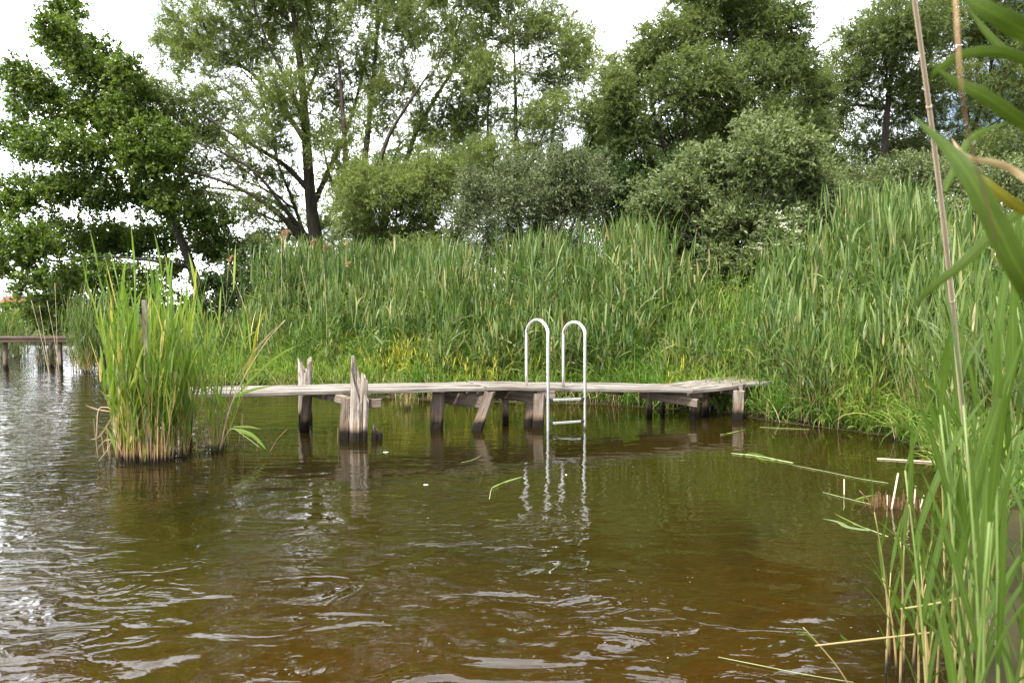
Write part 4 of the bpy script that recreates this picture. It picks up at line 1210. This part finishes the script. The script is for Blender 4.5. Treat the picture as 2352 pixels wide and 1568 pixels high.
def jpost(xs0, ys0, xs1, ztop, wpx, sq=.85, seed=0, dep=0, taper=1.0):
    b = spt(xs0, ys0, 0)
    t_ = b.copy(); t_[2] = ztop
    t_[0] = (xs1 - 1181) / 1607 * b[1]
    t_[1] += dep
    r = wpx / 1607 * b[1] / 2
    return post_mesh(b, t_, r, r, seed=seed, square=sq, taper=taper, rough=.05)
DK = .49   # underside of the deck, roughly
for args in [dict(xs0=702, ys0=990, xs1=708, ztop=DK, wpx=20, seed=1), dict(xs0=697, ys0=975, xs1=694, ztop=DK, wpx=14, seed=2),
             dict(xs0=796, ys0=1010, xs1=799, ztop=DK, wpx=24, seed=3), dict(xs0=1007, ys0=986, xs1=1011, ztop=DK - .02, wpx=29, seed=4),
             dict(xs0=1100, ys0=991, xs1=1130, ztop=DK - .01, wpx=25, seed=5, dep=.05), dict(xs0=1166, ys0=975, xs1=1165, ztop=DK - .02, wpx=14, seed=6, sq=0),
             dict(xs0=1218, ys0=980, xs1=1230, ztop=DK - .06, wpx=20, seed=7, sq=.2), dict(xs0=1241, ys0=984, xs1=1244, ztop=DK - .05, wpx=25, seed=8),
             dict(xs0=1497, ys0=958, xs1=1500, ztop=.36, wpx=12, seed=9, sq=.1), dict(xs0=1529, ys0=952, xs1=1530, ztop=.40, wpx=10, seed=10, sq=0),
             dict(xs0=1601, ys0=964, xs1=1608, ztop=.36, wpx=20, seed=11), dict(xs0=1626, ys0=955, xs1=1630, ztop=.36, wpx=17, seed=12, sq=0),
             dict(xs0=1702, ys0=966, xs1=1707, ztop=.40, wpx=22, seed=13), dict(xs0=430, ys0=1000, xs1=430, ztop=DK, wpx=24, seed=14), dict(xs0=300, ys0=1012, xs1=302, ztop=DK, wpx=24, seed=15)]:
    V, Q, G = jpost(**args)
    MB().add(V, Q, G).build('post', M['post'], jr, False)

def jbeam(x0, Y0, z0, x1, Y1, z1, wid, hei, mat='beam'):
    p0 = np.array([(x0 - 1181) / 1607 * Y0, Y0, z0]); p1 = np.array([(x1 - 1181) / 1607 * Y1, Y1, z1])
    MB().add(*beam(p0, p1, wid, hei, seg=5, wob=.004)).build('crossbeam', M[mat], jr, False)
jbeam(706, 9.0, .45, 800, 8.15, .44, .07, .10)
jbeam(792, 8.10, .425, 879, 8.06, .425, .06, .10)
jbeam(985, 9.5, .455, 1124, 8.80, .425, .08, .10)
jbeam(1005, 9.25, .36, 1118, 8.72, .34, .06, .16)
jbeam(1130, 9.25, .42, 1246, 8.98, .38, .07, .17)
jbeam(1238, 8.93, .40, 1280, 8.96, .40, .05, .15)
jbeam(1393, 9.9, .35, 1436, 9.7, .34, .08, .05)
jbeam(1482, 10.0, .33, 1622, 9.50, .34, .07, .055)
jbeam(1478, 9.95, .295, 1612, 9.43, .235, .05, .11)
jbeam(1625, 10.3, .36, 1716, 9.72, .355, .08, .13)
jbeam(1712, 9.66, .37, 1722, 9.9, .37, .05, .18)

# free-standing rotten piles
def pile(label, b, top, rx, ry, jag, seed, mat='bleached', extra=None, group=None, taper=1.0, rough=.12):
    root = empty('broken_pile', (b[0], b[1], 0), label, 'post', group)
    mb = MB().add(*post_mesh(b, top, rx, ry, 20, 16, jag, seed, rough, taper=taper))
    mb.build('main_stump', M[mat], root, False)
    for k, (bb, tt, r1, r2, jg, mt) in enumerate(extra or []):
        MB().add(*post_mesh(bb, tt, r1, r2, 12, 12, jg, seed + 20 + k, .14)).build('splinter', M[mt], root, False)
    return root
def up(p, z, dx=0, dy=0):
    return np.array([p[0] + dx, p[1] + dy, z])
b = spt(822, 1015, 0)
zt = H - (812 - 715) / 1607 * b[1]
pile('tallest rotten pile with a pointed white broken tip standing in front of the deck', b, up(b, zt, .015), .076, .066,
     lambda a: .62 * (abs(math.atan2(math.sin(a - 2.6), math.cos(a - 2.6))) / math.pi) ** 1.1, 61, taper=.72,
     extra=[(b + np.array([.082, .03, 0]), up(b, .80, .098, .03), .035, .04, lambda a: .06 * (1 + math.cos(a)), 'bleached'),
            (b + np.array([.10, -.02, 0]), up(b, .57, .125, -.03), .026, .03, lambda a: .05 * (1 + math.cos(a)), 'bleached')])
b = spt(705, 968, 0)
zt = H - (820 - 715) / 1607 * b[1]
pile('rotten pile with two broken tips standing behind the deck', b, up(b, zt - .17), .085, .07, lambda a: .03 * (1 + math.sin(3 * a)), 71,
     extra=[(up(b, .5, -.045, -.02), up(b, zt, -.045, -.02), .045, .05, lambda a: .09 * (1 + math.cos(a)), 'bleached'), (up(b, .5, .055, .02), up(b, zt - .005, .06, .02), .038, .045, lambda a: .05 * (1 + math.cos(a + 2)), 'post')])
b = spt(864, 1013, 0)
pile('low dark pile stump barely out of the water right of the tallest pile', b, up(b, .20, .02), .04, .04, lambda a: .13 * (.5 - .5 * math.cos(a - 2.9)), 81, 'post',
     extra=[(b + np.array([.065, .01, 0]), up(b, .11, .085, .01), .026, .028, lambda a: .03 * (1 + math.cos(a)), 'post')], taper=.8)
b = spt(285, 1030, 0)
pile('leaning dark pile stump with pale top inside the big reed clump', b, up(b, .36, -.06), .06, .06, lambda a: .10 * (1 + math.cos(a)), 91)
b = np.array([(339 - 1181) / 1607 * 6.85, 6.85, 0]); zt = H - (692 - 715) / 1607 * 6.85
r_ = empty('mooring_post', b, 'slim pale grey post standing upright inside the big reed clump', 'post')
MB().add(*beam(up(b, -.4), up(b, zt, -.012), .042, .04, up=(0, 1, 0), seg=8)).build('shaft', M['bleached'], r_, False)

# ------------------------------------------------------------------ swimming ladder
fl, fr_ = np.array([(1264.6 - 1181) / 1607 * 8.62, 8.62, 0]), np.array([(1350 - 1181) / 1607 * 8.70, 8.70, 0])
bl, br = spt(1214.5, 893, .49), spt(1299.5, 895, .48)
lad = empty('swimming_ladder', (fl + fr_) / 2, 'stainless steel swimming ladder with two hoop handrails fixed to the jetty edge', 'ladder')
R = .021
def hoop(f, bk, ztop, zbot, lean):
    top_r = .5 * np.linalg.norm((bk - f)[:2])
    zc = ztop - top_r * .72
    pts = [f + np.array([0, 0, zbot]), f + np.array([0, 0, .3]), f + np.array([0, 0, zc * .8])]
    dv = bk - f; dv[2] = 0
    for a in np.linspace(0, math.pi, 13):
        pts.append(f + dv * (.5 - .5 * math.cos(a)) + np.array([0, 0, zc + (ztop - zc) * math.sin(a)]))
    pts += [np.array([bk[0] , bk[1], zc * .8]) , np.array([bk[0], bk[1], bk[2]])]
    return catmull(pts, 3)
for f, bk, zt, zb in ((fl, bl, 1.376, -.12), (fr_, br, 1.345, -.03)):
    V, Q, G = sweep(hoop(f, bk, zt, zb, 0), R, 14)
    rl = mesh('handrail', V, Q, M['steel'], lad, True, G)
    V, Q, G = sweep([f + np.array([0, 0, zb - .02]), f + np.array([0, 0, zb + .025])], R * 1.12, 12)
    mesh('foot_cap', V, Q, M['cap'], rl, True, G)
    V, Q, G = sweep([bk + np.array([0, 0, -.012]), bk + np.array([0, 0, .012])], R * 1.9, 14)
    mesh('foot_plate', V, Q, M['steel'], rl, True, G)
dv = norm(fr_ - fl)
for z0, z1 in ((.385, .390), (.093, .108)):
    a = fl + np.array([0, 0, z0]) + dv * R; c = fr_ + np.array([0, 0, z1]) - dv * R
    rg_ = MB().add(*beam(a + dv * .03, c - dv * .03, .05, .026, seg=2, wob=0)).build('rung', M['steel'], lad, False)
    for e0, e1 in ((a, a + dv * .036), (c - dv * .036, c)):
        MB().add(*beam(e0, e1, .056, .034, seg=1, wob=0)).build('end_cap', M['cap'], rg_, False)

# ------------------------------------------------------------------ distant dock and houses
fd = empty('distant_dock', at(80, 777, 17.6), 'far low brown timber dock at the left edge of the lake', 'jetty')
def farp(xs, Y, z): return np.array([(xs - 1181) / 1607 * Y, Y, z])
mb = MB()
for k in range(5):
    mb.add(*beam(farp(-260, 17.6, .80) + np.array([0, .14 * k, 0]), farp(195, 17.6, .79) + np.array([0, .14 * k, 0]), .13, .045, seg=8))
mb.build('deck', M['farbeam'], fd, False)
MB().add(*beam(farp(-260, 17.58, .735), farp(190, 17.58, .725), .06, .085, seg=6)).build('side_beam', M['farbeam'], fd, False)
for k, xs in enumerate((137, 117, 10, -120)):
    bb = farp(xs, 17.75 if k != 1 else 18.6, 0)
    MB().add(*post_mesh(bb, up(bb, .7), 0.05, 0.05, seed=40 + k, square=.7)).build('post', M['post'], fd, False)

def house(label, X0, X1, Y, zb, zeave, zridge, wallm, wins):
    root = empty('house', ((X0 + X1) / 2, Y, zb), label, 'house')
    D = 9.0
    def box(x0, x1, y0, y1, z0, z1):
        V = [(x, y, z) for z in (z0, z1) for y in (y0, y1) for x in (x0, x1)]
        return V, [(0, 1, 5, 4), (1, 3, 7, 5), (3, 2, 6, 7), (2, 0, 4, 6), (4, 5, 7, 6), (0, 2, 3, 1)]
    MB().add(*box(X0, X1, Y, Y + D, zb - .5, zeave)).build('wall', M[wallm], root, False)
    o = .5
    V = [(X0 - o, Y - o, zeave - .15), (X1 + o, Y - o, zeave - .15), (X1 + o, Y + D / 2, zridge), (X0 - o, Y + D / 2, zridge), (X0 - o, Y + D + o, zeave - .15), (X1 + o, Y + D + o, zeave - .15)]
    V += [(x, y, z + .2) for x, y, z in V]
    Q = [(6, 7, 8, 9), (9, 8, 11, 10), (0, 3, 2, 1), (3, 4, 5, 2), (0, 1, 7, 6), (4, 10, 11, 5), (1, 2, 8, 7), (2, 5, 11, 8), (0, 6, 9, 3), (3, 9, 10, 4)]
    rf = MB().add(V, Q).build('roof', M['rooftile'], root, False)
    xm = X0 + .7 * (X1 - X0)
    MB().add(*box(xm - .5, xm + .5, Y + 3.5, Y + 4.3, zridge - 1, zridge + .9)).build('chimney', M[wallm], rf, False)
    for wx_, wz, ww, wh in wins:
        wn = MB().add(*box(wx_ - ww / 2, wx_ + ww / 2, Y - .09, Y - .003, wz - wh / 2, wz + wh / 2)).build('window', M['wframe'], root, False)
        MB().add(*box(wx_ - ww / 2 + .12, wx_ + ww / 2 - .12, Y - .1, Y - .093, wz - wh / 2 + .12, wz + wh / 2 - .12)).build('pane', M['pane'], wn, False)
house('distant house with a red tiled roof seen through the trees at the left edge', -184, -168, 250, gz(-175, 250), 3.7, 6.4, 'render', [(-181, 2.3, 1.4, 1.5), (-176, 2.3, 1.4, 1.5), (-171, 2.3, 1.4, 1.5)])
house('distant house with a reddish wall glimpsed below the alder crown', -134, -122, 230, gz(-128, 230), 4.6, 7.2, 'redrender', [(-131.5, 2.9, 1.5, 1.6), (-128, 2.9, 1.5, 1.6), (-124.5, 2.9, 1.5, 1.6)])

# ------------------------------------------------------------------ things floating on the water
def floater(label, pts, wd, mat, leafy=(), cat='reed leaf', name='floating_reed', z=.006):
    P = [onz(a, b, z) for a, b in pts]
    root = empty(name, P[0], label, cat)
    V, Q, G = sweep(catmull(P, 4), wd, 5)
    mesh('stem', V, Q, M[mat], root, True, G)
    for lp, lw, lm in leafy:
        V, Q, G = ribbon([onz(a, b, z + .006) for a, b in lp], lw, face=(0, 0, -1)); mesh('leaf', V, Q, M[lm], root, True, G)
floater('snapped pale green reed floating in the open water below the ladder', [(1124, 1146), (1132, 1119), (1165, 1106), (1200, 1095)], .004, 'float', [([(1132, 1119), (1165, 1103), (1202, 1093)], .02, 'reed_light')])
floater('pale leaf pair on a stalk floating left of the cut reed stubs', [(2040, 1232), (1992, 1214), (1960, 1203)], .004, 'float', [([(2000, 1216), (1950, 1208), (1925, 1196), (1888, 1190)], .05, 'olive'), ([(1990, 1213), (1955, 1197), (1915, 1178)], .02, 'reed_light')])
floater('tangle of green waterweed floating right of the jetty', [(1680, 1041), (1740, 1047), (1790, 1057), (1822, 1063)], .007, 'float', [([(1700, 1044), (1730, 1040), (1760, 1046)], .03, 'reed_light'), ([(1735, 1046), (1755, 1054), (1790, 1055)], .03, 'reed_light')], 'waterweed', 'floating_weed')
floater('long thin straw floating across from the waterweed to the stubs', [(1822, 1068), (1900, 1083), (1970, 1098), (2040, 1109)], .003, 'float')
floater('long reddish reed pole floating by the right bank', [(2015, 1053), (2100, 1058), (2180, 1063)], .008, 'dry')
floater('thin stem floating beside the stubs', [(1890, 1130), (1940, 1143), (2010, 1160)], .003, 'float', [([(1965, 1146), (1990, 1138), (2020, 1136)], .025, 'reed_light')])
floater('short green blade floating under the right end of the jetty', [(1655, 998), (1680, 994), (1712, 986)], .004, 'float', [([(1660, 997), (1685, 991), (1712, 986)], .015, 'reed_light')])
floater('straight straw floating in front of the reeds at the jetty end', [(1745, 981), (1800, 983), (1860, 986)], .003, 'float')
floater('small twig floating below the slanted post', [(1060, 1062), (1085, 1056), (1104, 1047)], .003, 'float')
floater('long green stem lying on the water at the bottom right corner', [(1650, 1508), (1750, 1528), (1850, 1548), (1960, 1566)], .0017, 'float')
for lb, qx, qy, sz in (('white petal floating between the jetty and the open water', 978, 1113, .022), ('white petal floating beside the low stump', 886, 1038, .03), ('tiny pale petal floating far right of the ladder', 1300, 1090, .012)):
    c = onz(qx, qy, .006); an = np.linspace(0, 2 * math.pi, 9)[:-1]
    V = [c + np.array([0, 0, .006])] + [c + np.array([math.cos(a) * sz * (1 + .2 * math.sin(3 * a)), math.sin(a) * sz * .8, 0]) for a in an]
    tag(mesh('floating_petal', V, [(0, 1 + k, 1 + (k + 1) % 8, 1 + (k + 1) % 8) for k in range(8)], M['petal']), lb, 'petal')
rg = np.random.default_rng(91)
n = 170
c = np.array([onz(a_, b_, .004) for a_, b_ in zip(rg.uniform(350, 2050, n), 1000 + 560 * rg.random(n) ** 1.3)])
c = c[shore_sd(c[:, :2]) < -.1]
an = rg.uniform(0, 6.28, len(c)); sz = rg.uniform(.0012, .004, len(c))
dd = np.column_stack([np.cos(an), np.sin(an), 0 * an]); ee = np.column_stack([-np.sin(an), np.cos(an), 0 * an])
V = np.stack([c - dd * sz[:, None], c - ee * sz[:, None] * .6, c + dd * sz[:, None], c + ee * sz[:, None] * .6], 1).reshape(-1, 3)
tag(mesh('floating_debris', V, np.arange(len(V)).reshape(-1, 4), M['petal'], None, False), 'tiny pale specks of pollen and husk scattered on the water', 'debris', kind='stuff')
# cut reed stubs
STUB = 'cut reed stubs standing in the water'
for lb, x0, y0, x1, y1, r, mt in [('tall pale reed stub leaning right in the stub cluster', 2048, 1168, 2063, 1086, .007, 'dry'), ('thickest pale reed stub upright in the stub cluster', 2086, 1163, 2089, 1091, .008, 'dry'),
        ('thin straight reed stub behind the thickest one', 2086, 1160, 2080, 1080, .004, 'dry'), ('slim grey reed stub right of the thickest one', 2100, 1155, 2103, 1115, .005, 'dry'),
        ('short slanting reed stub at the right end of the stub cluster', 2114, 1165, 2122, 1137, .005, 'dry'), ('lone upright reed stub standing apart to the left', 1939, 1135, 1939, 1100, .005, 'dry'),
        ('short reed stub between the rust coloured tufts', 2038, 1160, 2038, 1136, .004, 'dry'), ('slanting broken reed stub left of the stub cluster', 1996, 1150, 1974, 1126, .005, 'wetreed')]:
    b = onz(x0, y0); tp = at(x1, y1, b[1])
    lo = b + (b - tp) * .4
    V, Q, G = sweep([lo, b, tp], [r, r, r * .85], 7)
    tag(mesh('reed_stub', V, Q, M[mt], None, True, G), lb, 'reed stub', STUB)
rg = np.random.default_rng(12)
pp = []
for qx, n in ((2015, 26), (2030, 20), (2055, 26), (2092, 22), (2075, 10), (2000, 8), (2112, 8)):
    c = onz(qx, 1163)
    pp.append(np.column_stack([rg.normal(c[0], .03, n), rg.normal(c[1], .05, n), np.full(n, -.2)]))
pp = np.concatenate(pp); n = len(pp)
V, Q = tubes(pp, pp + np.column_stack([rg.normal(0, .02, (n, 2)), .2 + rg.uniform(.01, .10, n)]), np.full(n, .004), np.full(n, .003), 5)
tag(mesh('reed_stubble', V, Q, M['wetreed'], None, True), 'rusty brown rotted stubble at the feet of the cut reed stubs', 'stubble', kind='stuff')
# fine dark stubble by the small clump
for lb, x0, y0, h_ in [('dark twig standing in the water left of the posts', 560, 1033, .10), ('second dark twig left of the posts', 590, 1036, .13), ('single thin twig beside the tall pile', 775, 1022, .20), ('short dark twig right of the small clump', 541, 1030, .07)]:
    b = onz(x0, y0)
    V, Q, G = sweep([b - np.array([0, 0, .2]), b, b + np.array([.01, 0, h_])], [.005, .005, .003], 6)
    tag(mesh('water_twig', V, Q, M['wetreed'], None, True, G), lb, 'twig')
b = onz(622, 1035)
V, Q, G = sweep([b - np.array([.03, 0, .15]), b, at(640, 1005, b[1]), at(660, 985, b[1])], [.008, .007, .006, .003], 6)
tag(mesh('water_branch', V, Q, M['wetreed'], None, True, G), 'bare forked branch sticking out of the water right of the small clump', 'branch')

# ------------------------------------------------------------------ foreground reeds on the right bank
FG = 'green reeds standing in the right foreground'
def fg_reed(label, X, Y, h_, seed, nl=7, L0=.42, W0=.026, lean=.08, az=None, leafm='front_leaf', t0=.25, el=(66, 84), bend=(5, 45)):
    rg = np.random.default_rng(seed)
    z0 = max(gz(X, Y), -.2) - .02
    la = rg.uniform(0, 6.28) if az is None else az
    B = np.array([X, Y, z0]); Hh = h_ - z0
    root = empty('foreground_reed', B, label, 'reed', FG)
    def pos(t_): return B + np.array([math.cos(la) * lean * Hh * t_ * t_, math.sin(la) * lean * Hh * t_ * t_, Hh * t_])
    ts = np.linspace(0, 1, 12)
    rad = .0055 * (1 - .6 * ts)
    V, Q, G = sweep([pos(t_) for t_ in ts], rad, 7)
    mesh('stem', V, Q, M['frontstalk'], root, True, G)
    pa = rg.uniform(0, 6.28)
    for i in range(nl):
        t_ = min(1, t0 + (1 - t0) * i / (nl - 1))
        top = i >= nl - 2
        a = np.array([pa + i * math.pi + rg.normal(0, .5)])
        e = np.radians([rg.uniform(76, 88) if top else rg.uniform(*el)])
        V, Q = blades(pos(t_)[None], a, e, np.array([L0 * rg.uniform(.7, 1.2) * (.8 if top else 1)]), np.array([W0 * rg.uniform(.7, 1.2)]),
                      np.radians([rg.uniform(*bend) * (.3 if top else 1)]), np.array([rg.normal(0, .5)]), 10)
        G = np.zeros((len(V), 3)); G[:, 0] = np.repeat(np.arange(len(V) // 2), 2) * .15 + i; G[0::2, 1] = -1; G[1::2, 1] = 1
        mesh('leaf', V, Q, M[leafm], root, True, G)
    return root
rg = np.random.default_rng(33)
k = 0
for i in range(27):
    Y = rg.uniform(1.7, 3.3)
    pxx = rg.uniform(2225, 2500) if i > 7 else rg.uniform(2165, 2240)
    X = (pxx - 1176) / 1600 * Y
    edge = np.clip((pxx - 2165) / 220, 0, 1)
    fg_reed('green reed in the dense stand filling the lower right foreground', X, Y, rg.uniform(.95, 1.30) + .35 * edge * rg.random(), 200 + i, nl=6 + int(rg.integers(0, 3)), W0=.021 if Y > 2 else .018, t0=rg.uniform(.2, .45))
for i in range(5):
    Y = rg.uniform(1.15, 1.5)
    pxx = rg.uniform(2240, 2540)
    fg_reed('tall broad leaved reed nearest to the viewer at the right edge', (pxx - 1176) / 1600 * Y, Y, rg.uniform(1.05, 1.4), 400 + i, nl=6, W0=.018, L0=.36, t0=.35, el=(72, 86), bend=(0, 35))
for i in range(12):
    Y = rg.uniform(2.3, 3.0)
    pxx = rg.uniform(2050, 2180)
    fg_reed('short young reed at the water side of the right foreground stand', (pxx - 1176) / 1600 * Y, Y, rg.uniform(.28, .7), 300 + i, nl=4, L0=.26, W0=.014, t0=.35, lean=.15)

def custom_leaf(root, pts, wd, mat='edge_leaf'):
    V, Q, G = ribbon([at(a, b, Y) for a, b, Y in pts], wd, seg=8); mesh('leaf', V, Q, M[mat], root, True, G)

# long straw stalk crossing the right of the view, close to the camera
p0_, p1_ = at(2092, -60, 1.4), onz(2284, 1512, -.1)
p = [p0_ + (p1_ - p0_) * q + np.array([.006 * math.sin(q * 9), 0, 0]) for q in np.linspace(0, 1, 9)]
root = empty('tall_straw_reed', p[-1], 'long pale straw reed stalk slanting down the right side close to the viewer', 'reed stalk')
V, Q, G = sweep(catmull(p, 8), np.interp(np.linspace(0, 1, 65), [0, .5, 1], [.0042, .0078, .0088]), 10)
mesh('stem', V, Q, M['straw_stalk'], root, True, G)
for f in (.10, .29, .47, .66):
    c = catmull(p, 8); i = int(f * len(c))
    V, Q, G = sweep([c[i] - (c[i + 1] - c[i]) * .08, c[i] + (c[i + 1] - c[i]) * .05], 0.0052 + .0062 * f, 10)
    mesh('node', V, Q, M['straw_stalk'], root, True, G)

# big blurred leaves entering from the right edge: reeds whose stems stand just outside the view
def edge_reed(label, sx_, Y, top):
    b = np.array([(sx_ - 1176) / 1600 * Y, Y, 0]); b[2] = max(gz(b[0], b[1]), -.2)
    root = empty('overhanging_reed', b, label, 'reed')
    V, Q, G = sweep(catmull([b, up(b, top * .5, .0), up(b, top, -.01)], 6), np.linspace(.006, .003, 13), 8)
    mesh('stem', V, Q, M['frontstalk'], root, True, G)
    return root
r1 = edge_reed('reed outside the right edge whose broad dark leaves hang into the top right corner', 2440, .62, 2.0)
custom_leaf(r1, [(2440, 120, .62), (2352, 70, .6), (2270, 25, .6), (2180, -25, .62)], .018)
custom_leaf(r1, [(2540, 960, .62), (2440, 780, .62), (2352, 640, .6), (2280, 500, .6), (2220, 395, .61), (2170, 335, .63), (2095, 265, .66)], .020)
r2 = edge_reed('reed outside the right edge with arching leaves and one yellowed blade', 2420, .78, 2.0)
custom_leaf(r2, [(2420, 160, .78), (2352, 134, .77), (2270, 118, .77), (2200, 130, .78), (2150, 165, .79), (2135, 190, .80)], .012)
custom_leaf(r2, [(2420, 330, .78), (2340, 275, .76), (2260, 220, .76), (2200, 190, .77), (2150, 158, .78)], .015)
custom_leaf(r2, [(2420, 510, .78), (2340, 475, .76), (2280, 430, .76), (2235, 390, .77)], .012, 'edge_yellow')
custom_leaf(r2, [(2420, 470, .78), (2340, 400, .80), (2290, 375, .80), (2220, 360, .8), (2185, 318, .82)], .008, 'straw')
r3 = edge_reed('reed at the right edge with a long straight leaf and a pale twisted one', 2400, .95, 1.75)
custom_leaf(r3, [(2400, 440, .95), (2300, 520, .93), (2210, 605, .92), (2140, 660, .93), (2095, 710, .95)], .014)
custom_leaf(r3, [(2170, 440, .95), (2190, 390, .95), (2225, 325, .95), (2260, 300, .95), (2322, 280, .97)], .010, 'front_leaf')
custom_leaf(r3, [(2400, 640, .95), (2352, 600, .94), (2300, 540, .93), (2270, 520, .93)], .016)
custom_leaf(r3, [(2400, 150, .95), (2330, 130, .95), (2280, 90, .96), (2215, 10, .98)], .012)
r4 = empty('plumed_dry_reed', at(2300, 900, 1.0), 'blurred brown dry reed with a drooping plume near the top right corner', 'reed stalk')
pth = [at(2290, 560, .5), at(2250, 400, .45), at(2225, 310, .42), at(2208, 200, .4), at(2200, 100, .4), at(2196, 20, .42), at(2190, -60, .45)]
V, Q, G = sweep(catmull(pth, 6), .0005, 7)
mesh('stem', V, Q, M['plume'], r4, True, G)

# bent stalks reaching over the water from the right foreground
def bent(label, pts, r, leaves=()):
    P = [at(*q) for q in pts]
    root = empty('bent_reed', P[0], label, 'reed')
    V, Q, G = sweep(catmull(P, 6), np.linspace(r, r * .7, 6 * (len(P) - 1) + 1), 7)
    mesh('stem', V, Q, M['frontstalk'], root, True, G)
    for lp, wd, mt in leaves: custom_leaf(root, lp, wd, mt)
bent('yellow green reed bent flat over the water pointing left near the bottom right', [(2190, 1560, 2.5), (2185, 1480, 2.5), (2165, 1452, 2.5), (2050, 1462, 2.5), (1950, 1473, 2.5), (1872, 1482, 2.5)], .0042, [([(1950, 1473, 2.5), (1935, 1462, 2.5), (1930, 1455, 2.5)], .008, 'front_leaf')])
bent('reed bent flat above the lower one with a wide leaf at its right end', [(2300, 1500, 2.4), (2290, 1380, 2.4), (2270, 1362, 2.4), (2150, 1385, 2.4), (2068, 1398, 2.4)], .005, [([(2230, 1372, 2.38), (2270, 1368, 2.38), (2320, 1362, 2.4)], .03, 'front_leaf'), ([(2068, 1398, 2.4), (2060, 1385, 2.4), (2052, 1370, 2.4)], .016, 'front_leaf')])
bent('thin reed leaning out of the water at the bottom right', [(1965, 1600, 2.6), (1930, 1540, 2.6), (1890, 1490, 2.6), (1845, 1440, 2.6)], .003, [([(1875, 1475, 2.6), (1850, 1455, 2.6), (1822, 1448, 2.6)], .008, 'front_leaf')])
